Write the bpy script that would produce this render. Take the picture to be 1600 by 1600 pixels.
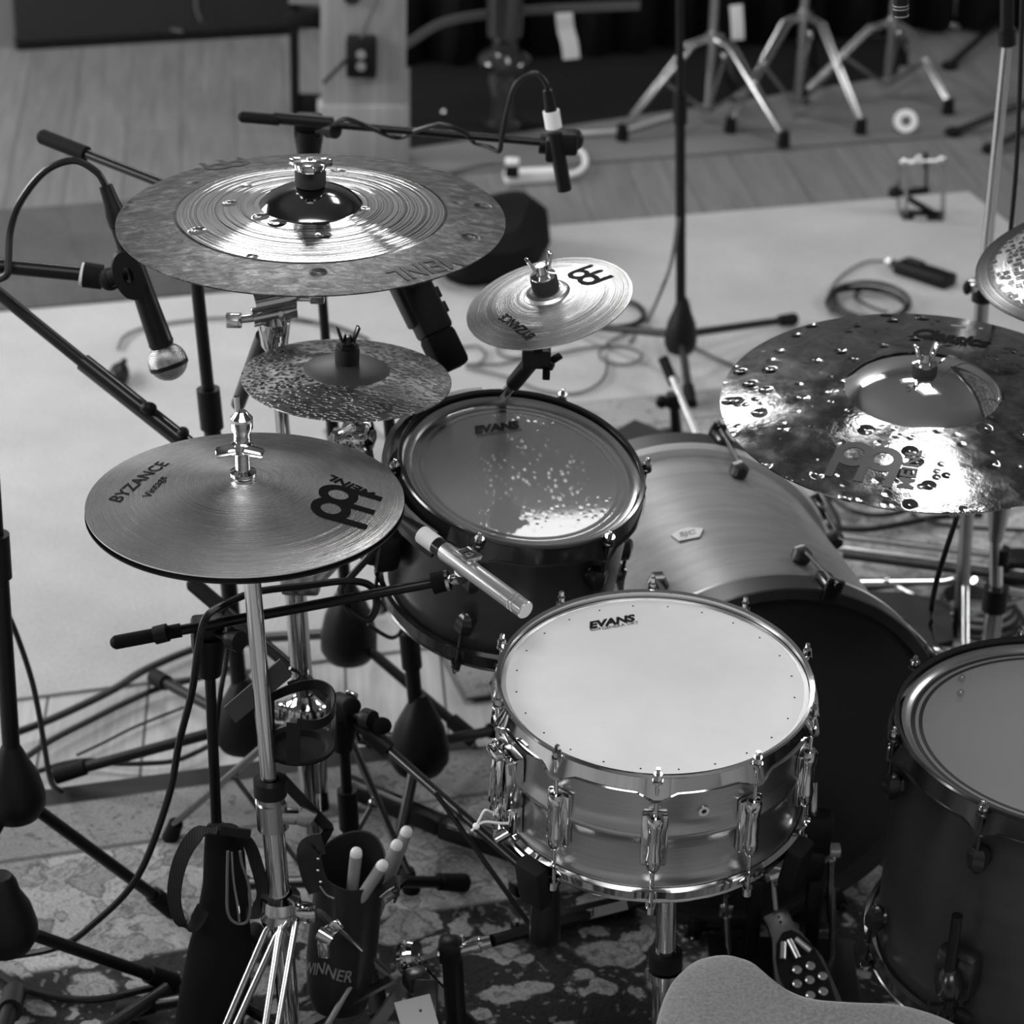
import bpy, bmesh, math, random
from mathutils import Vector, Matrix
random.seed(7)
S = bpy.context.scene
COL = S.collection
for o in list(bpy.data.objects): bpy.data.objects.remove(o)

# ------------------------------------------------------------------ camera
H, F, PITCH, ROLL = 2.16, 4000.0, math.radians(27), math.radians(1.5)
CAM = Vector((0, 0, H))
FW = Vector((0, math.cos(PITCH), -math.sin(PITCH)))
_r = Vector((1, 0, 0)); _u = _r.cross(FW)
RT = _r*math.cos(ROLL) + _u*math.sin(ROLL)
UP = RT.cross(FW)
cd = bpy.data.cameras.new('camera'); cam = bpy.data.objects.new('camera', cd); COL.objects.link(cam)
cd.sensor_width = 36; cd.sensor_fit = 'HORIZONTAL'; cd.lens = 36*F/1600
cd.clip_start = .05; cd.clip_end = 100
cd.dof.use_dof = True; cd.dof.focus_distance = 2.85; cd.dof.aperture_fstop = 6.5
cam.matrix_world = Matrix(((RT.x, UP.x, -FW.x, 0), (RT.y, UP.y, -FW.y, 0), (RT.z, UP.z, -FW.z, H), (0, 0, 0, 1)))
S.camera = cam

# ------------------------------------------------------------------ light and exposure
S.view_settings.view_transform = 'Standard'; S.view_settings.look = 'None'
S.view_settings.gamma = 1; S.view_settings.use_curve_mapping = False
S.view_settings.exposure = 0.16
w = bpy.data.worlds.new('world'); S.world = w; w.use_nodes = True
w.node_tree.nodes['Background'].inputs[0].default_value = (.5, .5, .5, 1)
w.node_tree.nodes['Background'].inputs[1].default_value = .30
def area(name, loc, target, sx, sy, power, spin=0):
    l = bpy.data.lights.new(name, 'AREA'); l.shape = 'RECTANGLE'; l.size = sx; l.size_y = sy; l.energy = power
    o = bpy.data.objects.new(name, l); COL.objects.link(o); o.location = loc
    d = (Vector(target)-Vector(loc)).normalized()
    o.rotation_euler = (Matrix.Rotation(spin, 3, 'Z') @ d.to_track_quat('-Z', 'Y').to_matrix()).to_euler(); return o
PANELS_AND_FILL = [((-.75, 6.95, 3.75), (-.70, 6.6, 0), 1.1, .55, 48), ((.88, 4.93, 3.75), (.88, 4.9, 0), .38, .74, 15), ((.55, 5.76, 3.75), (.55, 5.7, 0), .34, .24, 4), ((.2, .9, 3.9), (.1, 3.1, .4), 3.0, 1.5, 76)]  # overhead panels set by tom and cymbal highlights; the last is added fill
for i_, (c_, t_, sx_, sy_, pw_) in enumerate(PANELS_AND_FILL): area('panel_and_fill_light_%d' % (i_+1), c_, t_, sx_, sy_, pw_, .35 if i_ == 1 else 0)
area('side_fill_light', (-3.9, 5.4, 2.0), (0, 4.3, .2), 1.4, 1.6, 120)  # added fill from the left, no window in that wall
area('side_fill_light_3', (5.2, 5.6, 2.3), (1.0, 5.6, .2), 1.6, 1.8, 170)  # added fill from the right to brighten the back of the floor
area('side_fill_light_2', (-3.9, 2.6, 2.2), (-.5, 3.0, .2), 1.4, 1.6, 85)  # added fill for the left foreground floor and hi-hats

# ------------------------------------------------------------------ pixel helpers (photo frame 1600 x 1600)
def RAY(x, y): return FW + RT*((x-800)/F) - UP*((y-800)/F)
def W(x, y, z=0.0):
    d = RAY(x, y); return CAM + d*((z-H)/d.z)
def PY(x, y, Y):
    d = RAY(x, y); return CAM + d*(Y/d.y)
def onplane(x, y, c, n):
    d = RAY(x, y); return CAM + d*((Vector(c)-CAM).dot(n)/d.dot(n))

# ------------------------------------------------------------------ materials (all grey)
MATS = {}
def nd(nt, t, **k):
    n = nt.nodes.new(t)
    for a, b in k.items(): setattr(n, a, b)
    return n
def mat(name, base=.5, rough=.5, metal=0.0, spec=.5, coat=0.0, coatr=.1, aniso=0.0):
    m = bpy.data.materials.new(name); m.use_nodes = True; nt = m.node_tree
    b = nt.nodes['Principled BSDF']
    b.inputs['Base Color'].default_value = (base, base, base, 1)
    b.inputs['Roughness'].default_value = rough; b.inputs['Metallic'].default_value = metal
    b.inputs['Specular IOR Level'].default_value = spec
    b.inputs['Coat Weight'].default_value = coat; b.inputs['Coat Roughness'].default_value = coatr
    if aniso:
        b.inputs['Anisotropic'].default_value = aniso
        t = nd(nt, 'ShaderNodeTangent', direction_type='RADIAL', axis='Z')
        nt.links.new(t.outputs[0], b.inputs['Tangent'])
    MATS[name] = m; return m
def ramp(nt, src, stops, interp='LINEAR'):
    r = nd(nt, 'ShaderNodeValToRGB'); r.color_ramp.interpolation = interp
    e = r.color_ramp.elements
    while len(e) < len(stops): e.new(.5)
    for i, (p, v) in enumerate(stops):
        e[i].position = p; e[i].color = (v, v, v, 1)
    nt.links.new(src, r.inputs[0]); return r.outputs[0]
def M2(nt, op, a, b=None, c=None):
    n = nd(nt, 'ShaderNodeMath', operation=op)
    for i, v in enumerate((a, b, c)):
        if v is None: continue
        if isinstance(v, (int, float)): n.inputs[i].default_value = v
        else: nt.links.new(v, n.inputs[i])
    return n.outputs[0]
def mixf(nt, f, a, b):
    n = nd(nt, 'ShaderNodeMix', data_type='FLOAT')
    for i, v in zip((0, 2, 3), (f, a, b)):
        if isinstance(v, (int, float)): n.inputs[i].default_value = v
        else: nt.links.new(v, n.inputs[i])
    return n.outputs[0]
def objco(nt, scale=(1, 1, 1), rot=(0, 0, 0), loc=(0, 0, 0)):
    t = nd(nt, 'ShaderNodeTexCoord'); mp = nd(nt, 'ShaderNodeMapping')
    mp.inputs['Scale'].default_value = scale; mp.inputs['Rotation'].default_value = rot; mp.inputs['Location'].default_value = loc
    nt.links.new(t.outputs['Object'], mp.inputs[0]); return mp.outputs[0]
def noise(nt, co, scale, detail=4, rough=.55, dist=0):
    n = nd(nt, 'ShaderNodeTexNoise'); n.inputs['Scale'].default_value = scale; n.inputs['Detail'].default_value = detail
    n.inputs['Roughness'].default_value = rough; n.inputs['Distortion'].default_value = dist
    if co: nt.links.new(co, n.inputs['Vector'])
    return n.outputs[0]
def voro(nt, co, scale, feature='F1', rnd=1.0):
    n = nd(nt, 'ShaderNodeTexVoronoi', feature=feature); n.inputs['Scale'].default_value = scale
    n.inputs['Randomness'].default_value = rnd
    nt.links.new(co, n.inputs['Vector']); return n.outputs['Distance']
def bump(nt, h, strength, dist=.001, normal=None):
    b = nd(nt, 'ShaderNodeBump'); b.inputs['Strength'].default_value = strength; b.inputs['Distance'].default_value = dist
    nt.links.new(h, b.inputs['Height'])
    if normal: nt.links.new(normal, b.inputs['Normal'])
    return b.outputs[0]
def P(m): return m.node_tree.nodes['Principled BSDF']
def setin(m, name, sock): m.node_tree.links.new(sock, P(m).inputs[name])

mat('chrome', .66, .08, 1); mat('dull_chrome', .45, .22, 1)
mat('black_metal', .004, .36, 0, .35); mat('black_gloss', .010, .28, 0, .5, .2)
mat('black_plastic', .004, .45, 0, .3); mat('black_rubber', .005, .75, 0, .2)
mat('cable', .008, .42, 0, .35); mat('grey_cable', .10, .5); mat('white_plastic', .75, .45); mat('white_cord', .8, .6)
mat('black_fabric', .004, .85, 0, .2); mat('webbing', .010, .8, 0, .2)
mat('silver_satin', .66, .32, .85); mat('print_black', .006, .6, 0, .1); mat('print_dark', .03, .35, .3); mat('wood_stick', .26, .4, 0, .4, .3)
mat('felt', .02, .9); mat('plate_grey', .35, .4, .6); mat('dark_board', .028, .7, 0, .2); mat('tape_white', .8, .6)
mat('badge_plate', .22, .35, .8); mat('window_white', .8, .5)
# streaks along local x of webbing
m = MATS['webbing']; nt = m.node_tree; wv = nd(nt, 'ShaderNodeTexWave'); wv.inputs['Scale'].default_value = 90
nt.links.new(objco(nt), wv.inputs['Vector']); setin(m, 'Normal', bump(nt, wv.outputs['Fac'], .5, .001))
# suede / seat fabric
m = mat('seat_suede', .2, .85, 0, .3); nt = m.node_tree; co = objco(nt)
P(m).inputs['Sheen Weight'].default_value = .4
setin(m, 'Base Color', ramp(nt, noise(nt, co, 260, 2), [(.3, .09), (.7, .17)])); setin(m, 'Normal', bump(nt, noise(nt, co, 700, 2), .3, .0006))
# drum shells
def shellmat(name, lo, hi, rough, coat, sc=(3, 3, 40)):
    m = mat(name, hi, rough, 0, .5, coat, .25); nt = m.node_tree; co = objco(nt, sc)
    setin(m, 'Base Color', ramp(nt, noise(nt, co, 1.3, 5, .6, .4), [(.3, lo), (.7, hi)])); return m
shellmat('bass_satin', .19, .30, .38, .2, (1.5, 30, 30))
shellmat('tom_satin', .026, .04, .33, .4); shellmat('floor_tom_satin', .024, .033, .42, .15, (1, 1, 25))
m = mat('snare_shell', .52, .30, 1.0, aniso=.55); nt = m.node_tree
setin(m, 'Base Color', ramp(nt, noise(nt, objco(nt, (2, 2, 260)), 3, 3), [(.3, .42), (.7, .52)]))
m = mat('coated_head', .74, .62, 0, .3); nt = m.node_tree; co = objco(nt)
setin(m, 'Base Color', ramp(nt, noise(nt, co, 9, 5), [(.3, .68), (.65, .75)])); setin(m, 'Normal', bump(nt, noise(nt, co, 900, 2), .12, .0004))
# clear drum heads: film that lets the inside show, with stick scuffs
def headmat(name, tr, film, scuff):
    m = mat(name, film, .04, 0, .6); nt = m.node_tree; co = objco(nt)
    out = nt.nodes['Material Output']; tb = nd(nt, 'ShaderNodeBsdfTransparent'); tb.inputs[0].default_value = (.8, .8, .8, 1)
    mx = nd(nt, 'ShaderNodeMixShader'); mx.inputs[0].default_value = 1-tr
    # scuffs in the middle
    vm = nd(nt, 'ShaderNodeVectorMath', operation='LENGTH'); nt.links.new(objco(nt, (1, 1, 0), loc=(-.012, .0, 0)), vm.inputs[0])
    mid = ramp(nt, vm.outputs['Value'], [(.035, 1), (.085, 0)])
    v = ramp(nt, voro(nt, objco(nt, (1, .6, 1), (0, 0, .5)), 130), [(.14, 1), (.42, 0)])
    msk = ramp(nt, noise(nt, co, 30, 3), [(.42, 0), (.56, 1)])
    sc = M2(nt, 'MULTIPLY', M2(nt, 'MULTIPLY', v, msk), M2(nt, 'MULTIPLY', mid, scuff))
    setin(m, 'Base Color', mixf(nt, sc, film, .55)); setin(m, 'Roughness', mixf(nt, sc, .035, .5))
    nt.links.new(M2(nt, 'MAXIMUM', sc, 1-tr), mx.inputs[0])
    setin(m, 'Normal', bump(nt, v, .05, .0004))
    nt.links.new(tb.outputs[0], mx.inputs[1]); nt.links.new(P(m).outputs[0], mx.inputs[2]); nt.links.new(mx.outputs[0], out.inputs[0])
headmat('clear_tom_head', .40, .27, 1.0); headmat('clear_floor_head', .75, .40, .0)
mat('dark_head', .022, .30, 0, .5); mat('head_collar', .45, .22, .9); mat('inner_shell', .65, .5); mat('frost_head', .45, .5)
mat('hoop_black', .012, .22, 0, .6, .5)
# cymbals
def radial(nt):
    vm = nd(nt, 'ShaderNodeVectorMath', operation='LENGTH'); nt.links.new(objco(nt, (1, 1, 0)), vm.inputs[0]); return vm.outputs['Value']
def rings(nt, r, freq, nz=.0):
    co = nd(nt, 'ShaderNodeCombineXYZ'); nt.links.new(r, co.inputs[0])
    return noise(nt, co.outputs[0], freq, 2)
def dents(nt, scale, lo, hi, co=None):
    co = co or objco(nt); return ramp(nt, voro(nt, co, scale), [(lo, 0), (hi, 1)], 'EASE')
# crash: raw patina outside, polished grooved band, bell apart
m = mat('crash_bow', .4, .2, 1); nt = m.node_tree; r = radial(nt); co = objco(nt)
band = ramp(nt, r, [(.1585, 1), (.1600, 0)])
pat = ramp(nt, noise(nt, objco(nt, (1, 2.2, 1), (0, 0, .4)), 48, 8, .78, .8), [(.36, .04), (.52, .11), (.66, .26)])
setin(m, 'Base Color', mixf(nt, band, pat, .48))
setin(m, 'Roughness', mixf(nt, band, ramp(nt, noise(nt, co, 60, 4), [(.3, .30), (.7, .48)]), .055))
b1 = bump(nt, M2(nt, 'MULTIPLY', M2(nt, 'ADD', rings(nt, r, 170), M2(nt, 'MULTIPLY', rings(nt, r, 480), .35)), band), .8, .0021)
setin(m, 'Normal', bump(nt, dents(nt, 17, .05, .20), .75, .005, b1))
mat('crash_bell', .18, .10, 1)
# hi-hats: fine lathe lines
def lathed(name, base, rough, an, freq, st, patch):
    m = mat(name, base, rough, 1, aniso=an); nt = m.node_tree; r = radial(nt)
    n2 = ramp(nt, noise(nt, objco(nt, (1, 1, 1)), 18, 5), [(.35, base*(1-patch)), (.65, base*(1+patch))])
    setin(m, 'Base Color', n2); ln = rings(nt, r, freq)
    setin(m, 'Roughness', ramp(nt, ln, [(.3, rough*.8), (.7, rough*1.25)]))
    b = bump(nt, ln, st, .001); setin(m, 'Normal', bump(nt, noise(nt, objco(nt), 42, 2), .10, .004, b)); return m
lathed('hat_bronze', .85, .25, .85, 900, .24, .08); lathed('splash_bronze', .70, .26, .7, 900, .3, .06)
# stack: hammered dark
m = mat('stack_bow', .25, .38, 1); nt = m.node_tree; co = objco(nt, (1, 1.5, 1))
v = dents(nt, 170, .05, .6, objco(nt, (.75, 1.25, 1)))
setin(m, 'Base Color', mixf(nt, v, .07, ramp(nt, noise(nt, co, 14, 6, .7), [(.38, .13), (.62, .40)]))); setin(m, 'Normal', bump(nt, v, .9, .0035))
mat('stack_bell', .16, .5, .8)
# ride: dark brilliant finish with big dents
m = mat('ride_bow', .3, .1, 1); nt = m.node_tree; co = objco(nt)
setin(m, 'Base Color', ramp(nt, noise(nt, objco(nt, (1, 1, 1)), 24, 8, .75, .8), [(.36, .15), (.52, .27), (.66, .42)]))
setin(m, 'Roughness', ramp(nt, noise(nt, co, 26, 5), [(.35, .06), (.7, .20)]))
b1 = bump(nt, noise(nt, co, 34, 4, .6), .16, .003); b2 = bump(nt, dents(nt, 44, .02, .30), .25, .002, b1); setin(m, 'Normal', bump(nt, dents(nt, 25, .02, .30), .65, .0040, b2))
mat('ride_bell', .80, .05, 1)
# upper right cymbal: cross hammered grid
m = mat('grid_bow', .4, .25, 1); nt = m.node_tree; r = radial(nt)
w1 = nd(nt, 'ShaderNodeTexVoronoi', distance='CHEBYCHEV'); w1.inputs['Scale'].default_value = 105; w1.inputs['Randomness'].default_value = .45
nt.links.new(objco(nt, (1, .7, 1)), w1.inputs['Vector'])
inner = ramp(nt, r, [(.170, 1), (.180, 0)])
cell = ramp(nt, w1.outputs['Distance'], [(.30, 0), (.44, 1)])
hh = M2(nt, 'ADD', M2(nt, 'MULTIPLY', cell, inner), M2(nt, 'MULTIPLY', rings(nt, r, 500), .7))
setin(m, 'Normal', bump(nt, hh, .6, .002)); setin(m, 'Base Color', ramp(nt, hh, [(.3, .09), (.55, .22), (1.0, .85)]))
# floor and rugs
def planks(name, wid, a, b, seam, rot):
    m = mat(name, a, .55, 0, .35); nt = m.node_tree; co = objco(nt, rot=(0, 0, rot))
    br = nd(nt, 'ShaderNodeTexBrick'); br.offset = .37; nt.links.new(co, br.inputs['Vector'])
    br.inputs['Scale'].default_value = 1; br.inputs['Brick Width'].default_value = 2.2; br.inputs['Row Height'].default_value = wid
    br.inputs['Mortar Size'].default_value = .003; br.inputs['Mortar Smooth'].default_value = .3
    br.inputs['Color1'].default_value = (a, a, a, 1); br.inputs['Color2'].default_value = (b, b, b, 1); br.inputs['Mortar'].default_value = (seam,)*3+(1,)
    g = nd(nt, 'ShaderNodeMapping'); g.inputs['Scale'].default_value = (1, 14, 1); nt.links.new(co, g.inputs[0])
    gr = ramp(nt, noise(nt, g.outputs[0], 3, 5, .65, .8), [(.3, .72), (.7, 1.12)])
    bw = nd(nt, 'ShaderNodeRGBToBW'); nt.links.new(br.outputs[0], bw.inputs[0])
    setin(m, 'Base Color', M2(nt, 'MULTIPLY', bw.outputs[0], gr)); setin(m, 'Normal', bump(nt, gr, .15, .002))
TH = math.radians(17)
planks('floor_planks', .16, .38, .45, .09, -math.radians(78))
planks('old_planks', .14, .145, .165, .10, -math.radians(80))
m = mat('pale_rug', .5, .95, 0, .1); nt = m.node_tree; co = objco(nt)
f1 = ramp(nt, noise(nt, co, 4, 6, .6), [(.3, .39), (.7, .48)]); f2 = ramp(nt, noise(nt, co, 160, 2), [(.3, .88), (.7, 1.1)])
setin(m, 'Base Color', M2(nt, 'MULTIPLY', f1, f2)); setin(m, 'Normal', bump(nt, noise(nt, co, 420, 2), .5, .003))
mat('grey_mat', .11, .7); m = MATS['grey_mat']; nt = m.node_tree
setin(m, 'Base Color', ramp(nt, noise(nt, objco(nt, (1, 3, 1)), 3, 5), [(.3, .105), (.7, .16)]))
def persian(name, field, motif, dark, outline, sc, border, hx, hy, innerw=9, innerv=.03):
    # local coords: rug centred on its origin, half sizes hx, hy; motif cells with outlines, border bands by edge distance
    m = mat(name, field, .95, 0, .1); nt = m.node_tree; co = objco(nt)
    sp = nd(nt, 'ShaderNodeSeparateXYZ'); nt.links.new(co, sp.inputs[0])
    ax = M2(nt, 'SUBTRACT', hx, M2(nt, 'ABSOLUTE', sp.outputs[0])); ay = M2(nt, 'SUBTRACT', hy, M2(nt, 'ABSOLUTE', sp.outputs[1]))
    ed = M2(nt, 'MINIMUM', ax, ay)
    # warped coordinates
    nz = nd(nt, 'ShaderNodeTexNoise'); nz.inputs['Scale'].default_value = 9; nz.inputs['Detail'].default_value = 6; nt.links.new(co, nz.inputs['Vector'])
    vs = nd(nt, 'ShaderNodeVectorMath', operation='SCALE'); nt.links.new(nz.outputs['Color'], vs.inputs[0]); vs.inputs['Scale'].default_value = .17
    va = nd(nt, 'ShaderNodeVectorMath', operation='ADD'); nt.links.new(co, va.inputs[0]); nt.links.new(vs.outputs[0], va.inputs[1])
    d1 = voro(nt, va.outputs[0], sc); blob = ramp(nt, d1, [(.39, 1), (.42, 0)])
    lin = ramp(nt, d1, [(.38, 0), (.40, 1), (.42, 1), (.45, 0)])
    hol = ramp(nt, d1, [(.15, 1), (.18, 0)])
    d2 = voro(nt, va.outputs[0], sc*.55); big = ramp(nt, d2, [(.36, 1), (.40, 0)]); lin2 = ramp(nt, d2, [(.35, 0), (.38, 1), (.40, 1), (.43, 0)])
    d3 = voro(nt, va.outputs[0], sc*3.1); sm = ramp(nt, d3, [(.20, 1), (.28, 0)])
    im = ramp(nt, M2(nt, 'SUBTRACT', ed, innerw-.5), [(.495, 0), (.505, 1)])
    fld = mixf(nt, im, field, innerv)
    c = mixf(nt, big, fld, mixf(nt, im, dark, motif*.9)); c = mixf(nt, blob, c, motif); c = mixf(nt, M2(nt, 'MULTIPLY', hol, .6), c, dark*.6); c = mixf(nt, M2(nt, 'MULTIPLY', sm, .55), c, motif*.8)
    c = mixf(nt, M2(nt, 'MAXIMUM', M2(nt, 'MULTIPLY', lin, .6), M2(nt, 'MULTIPLY', lin2, .6)), c, outline)
    d4 = voro(nt, va.outputs[0], sc*5.5); fine_ = ramp(nt, d4, [(.22, 1), (.40, 0)]); c = M2(nt, 'MULTIPLY', c, mixf(nt, fine_, 1.12, .74))
    # border bands
    bd = ramp(nt, d3, [(.22, 0), (.30, 1)])
    bcol = mixf(nt, M2(nt, 'MULTIPLY', M2(nt, 'SUBTRACT', 1, bd), .5), border, outline)
    inb = ramp(nt, M2(nt, 'MULTIPLY', ed, 2), [(.27, 1), (.275, 0)], 'CONSTANT')
    c = mixf(nt, inb, c, bcol)
    st = M2(nt, 'PINGPONG', ed, .0655); stl = ramp(nt, M2(nt, 'MULTIPLY', st, 10), [(.03, 1), (.07, 0)])
    c = mixf(nt, M2(nt, 'MULTIPLY', M2(nt, 'MULTIPLY', stl, inb), .7), c, outline*1.2)
    fz = ramp(nt, noise(nt, co, 240, 2), [(.3, .75), (.7, 1.2)]); wr = ramp(nt, noise(nt, co, 3, 4), [(.3, .75), (.7, 1.15)])
    setin(m, 'Base Color', M2(nt, 'MULTIPLY', M2(nt, 'MULTIPLY', c, fz), wr)); setin(m, 'Normal', bump(nt, noise(nt, co, 420, 2), .5, .003))
    return m

# ------------------------------------------------------------------ mesh builder
def frame(c, z, xhint=(1, 0, 0)):
    z = Vector(z).normalized(); x = Vector(xhint); x = (x - z*x.dot(z))
    if x.length < 1e-4: x = Vector((0, 1, 0)) - z*z.y
    x.normalize(); y = z.cross(x)
    return Matrix(((x.x, y.x, z.x, c[0]), (x.y, y.y, z.y, c[1]), (x.z, y.z, z.z, c[2]), (0, 0, 0, 1)))
def smooth(pts, k=6):
    pts = [Vector(p) for p in pts]
    if len(pts) < 3: return pts
    q = [pts[0]*2-pts[1]]+pts+[pts[-1]*2-pts[-2]]; out = []
    for i in range(1, len(q)-2):
        a, b, c, d = q[i-1:i+3]
        for j in range(k):
            t = j/k; out.append(.5*((2*b)+(c-a)*t+(2*a-5*b+4*c-d)*t*t+(3*b-a-3*c+d)*t**3))
    return out+[pts[-1]]
class MB:
    def __init__(s): s.v = []; s.f = []
    def add(s, vs, fs):
        k = len(s.v); s.v += [Vector(v) for v in vs]; s.f += [tuple(i+k for i in f) for f in fs]; return s
    def box(s, c, sz, R=None, bev=0.0):
        bm = bmesh.new(); bmesh.ops.create_cube(bm, size=1)
        for v in bm.verts: v.co = Vector((v.co.x*sz[0], v.co.y*sz[1], v.co.z*sz[2]))
        if bev: bmesh.ops.bevel(bm, geom=bm.edges[:], offset=bev, segments=2, profile=.5, affect='EDGES')
        R = R or Matrix.Identity(3); R = R.to_3x3(); c = Vector(c)
        bm.verts.index_update(); s.add([R @ v.co + c for v in bm.verts], [[v.index for v in f.verts] for f in bm.faces]); bm.free(); return s
    def lathe(s, prof, M=None, n=48, fn=None, close=False):
        M = M or Matrix.Identity(4); vs = []; m = len(prof)
        for i in range(n):
            a = 2*math.pi*i/n
            for j, (r, z) in enumerate(prof):
                if fn: r, z = fn(a, j, r, z)
                vs.append(M @ Vector((r*math.cos(a), r*math.sin(a), z)))
        fs = []
        for i in range(n):
            k = (i+1) % n
            for j in range(m if close else m-1):
                l = (j+1) % m; fs.append((i*m+j, k*m+j, k*m+l, i*m+l))
        s.add(vs, fs)
        if not close:
            if prof[0][0] > 1e-5 and prof[0][0] < 0: pass
        return s
    def cyl(s, a, b, r, r2=None, n=16, cap=True):
        a = Vector(a); b = Vector(b); r2 = r if r2 is None else r2
        M = frame(a, b-a); L = (b-a).length
        pr = [(r, 0), (r2, L)]
        if cap: pr = [(0, 0)]+pr+[(0, L)]
        return s.lathe(pr, M, n)
    def tube(s, pts, r, n=8, sm=6, r2=None):
        pts = smooth(pts, sm) if sm else [Vector(p) for p in pts]
        t = (pts[1]-pts[0]).normalized(); x = t.orthogonal().normalized(); vs = []; N = len(pts)
        for i, p in enumerate(pts):
            t = (pts[min(i+1, N-1)]-pts[max(i-1, 0)]).normalized()
            x = (x - t*x.dot(t)).normalized(); y = t.cross(x); rr = r if r2 is None else r+(r2-r)*i/(N-1)
            for k in range(n):
                a = 2*math.pi*k/n; vs.append(p+x*math.cos(a)*rr+y*math.sin(a)*rr)
        fs = [(i*n+k, i*n+(k+1) % n, (i+1)*n+(k+1) % n, (i+1)*n+k) for i in range(N-1) for k in range(n)]
        fs += [tuple(range(n))[::-1], tuple((N-1)*n+k for k in range(n))]
        return s.add(vs, fs)
    def strap(s, pts, w, t, up, sm=6):
        # flat band swept along pts, wide along 'up'
        pts = smooth(pts, sm); N = len(pts); vs = []
        for i, p in enumerate(pts):
            T = (pts[min(i+1, N-1)]-pts[max(i-1, 0)]).normalized(); u = Vector(up); u = (u-T*u.dot(T)).normalized(); n = T.cross(u)
            for a, b in ((-1, -1), (1, -1), (1, 1), (-1, 1)): vs.append(p+u*a*w/2+n*b*t/2)
        fs = [(i*4+k, i*4+(k+1) % 4, (i+1)*4+(k+1) % 4, (i+1)*4+k) for i in range(N-1) for k in range(4)]+[(3, 2, 1, 0), tuple((N-1)*4+k for k in range(4))]
        return s.add(vs, fs)
    def sph(s, c, r, sc=(1, 1, 1), n=20, R=None):
        M = Matrix.Translation(c) @ (R.to_4x4() if R else Matrix.Identity(4)) @ Matrix.Diagonal((sc[0], sc[1], sc[2], 1))
        return s.lathe([(r*math.sin(math.pi*j/12), -r*math.cos(math.pi*j/12)) for j in range(13)], M, n)
    def torus(s, M, R, r, n=40, m=10, sc=1):
        return s.lathe([(R+r*math.cos(2*math.pi*j/m), r*sc*math.sin(2*math.pi*j/m)) for j in range(m)], M, n, close=True)
    def prism(s, poly, M, z0, z1):
        n = len(poly); vs = [M @ Vector((x, y, z0)) for x, y in poly]+[M @ Vector((x, y, z1)) for x, y in poly]
        return s.add(vs, [tuple(range(n))[::-1], tuple(range(n, 2*n))]+[(i, (i+1) % n, n+(i+1) % n, n+i) for i in range(n)])
    def build(s, name, m, parent=None, M=None, flat=False):
        me = bpy.data.meshes.new(name); o = bpy.data.objects.new(name, me); COL.objects.link(o)
        mw = M or (Matrix.Translation(TR[parent].translation) if parent else Matrix.Identity(4))
        if M is None:
            inv = mw.inverted(); vs = [inv @ v for v in s.v]
        else: vs = s.v
        me.from_pydata(vs, [], s.f)
        bm = bmesh.new(); bm.from_mesh(me); bmesh.ops.remove_doubles(bm, verts=bm.verts, dist=1e-6); bmesh.ops.dissolve_degenerate(bm, dist=1e-7, edges=bm.edges)
        bmesh.ops.recalc_face_normals(bm, faces=bm.faces); bm.to_mesh(me); bm.free()
        if not flat:
            me.polygons.foreach_set('use_smooth', [True]*len(me.polygons)); me.set_sharp_from_angle(angle=math.radians(38))
        me.materials.append(MATS[m] if isinstance(m, str) else m)
        TR[o] = mw.copy()
        if parent: o.parent = parent; o.matrix_local = TR[parent].inverted() @ mw
        else: o.matrix_world = mw
        return o
TR = {}
def thing(name, label, cat, loc, group=None, M=None):
    o = bpy.data.objects.new(name, None); COL.objects.link(o); o.empty_display_size = .05
    TR[o] = M.copy() if M else Matrix.Translation(loc); o.matrix_world = TR[o]
    o['label'] = label; o['category'] = cat
    if group: o['group'] = group
    return o
def tag(o, label, cat, group=None, kind=None):
    o['label'] = label; o['category'] = cat
    if group: o['group'] = group
    if kind: o['kind'] = kind
    return o
def struct(name, mb, m, M=None, flat=True):
    o = mb.build(name, m, M=M, flat=flat); o['kind'] = 'structure'; return o
def solo(mb, name, m, label, cat, group=None, M=None, origin=None):
    # a one-mesh thing; origin moves the object's origin to the thing
    if M is None: M = Matrix.Translation(origin if origin is not None else mb.v[0]); inv = M.inverted(); mb.v = [inv @ v for v in mb.v]
    return tag(mb.build(name, m, M=M), label, cat, group)
def textmesh(txt, shear=0.0, bold=0.0):
    c = bpy.data.curves.new('t', 'FONT'); c.body = txt; c.align_x = 'LEFT'; c.resolution_u = 3; c.shear = shear; c.offset = bold
    o = bpy.data.objects.new('t', c); COL.objects.link(o); bpy.context.view_layer.update()
    me = bpy.data.meshes.new_from_object(o.evaluated_get(bpy.context.evaluated_depsgraph_get()))
    bm = bmesh.new(); bm.from_mesh(me); bmesh.ops.triangulate(bm, faces=bm.faces); 
    vs = [v.co.copy() for v in bm.verts]; fs = [tuple(v.index for v in f.verts) for f in bm.faces]; bm.free()
    bpy.data.objects.remove(o); bpy.data.curves.remove(c); bpy.data.meshes.remove(me)
    x0 = min(v.x for v in vs); x1 = max(v.x for v in vs); 
    return [((v.x-x0)/(x1-x0), v.y/(x1-x0)) for v in vs], fs   # unit width
def decal(parent, M, name, m, shapes, A, B, up, hfn, vscale=1.0, lift=.0005):
    """lay 2-D shapes (unit width, from A to B in the local frame of M) on the surface z=hfn(r)"""
    inv = M.inverted(); a = inv @ Vector(A); b = inv @ Vector(B); a.z = b.z = 0
    x = b-a; L = x.length; y = Vector((-x.y, x.x, 0))
    if (inv.to_3x3() @ Vector(up)).dot(y) < 0: y = -y
    mb = MB()
    for vs, fs in shapes:
        q = []
        for (u, v) in vs:
            p = a+x*u+y*v*vscale; p.z = hfn(math.hypot(p.x, p.y))+lift; q.append(p)
        mb.add(q, fs)
    return mb.build(name, m, parent, M=M, flat=True)
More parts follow.
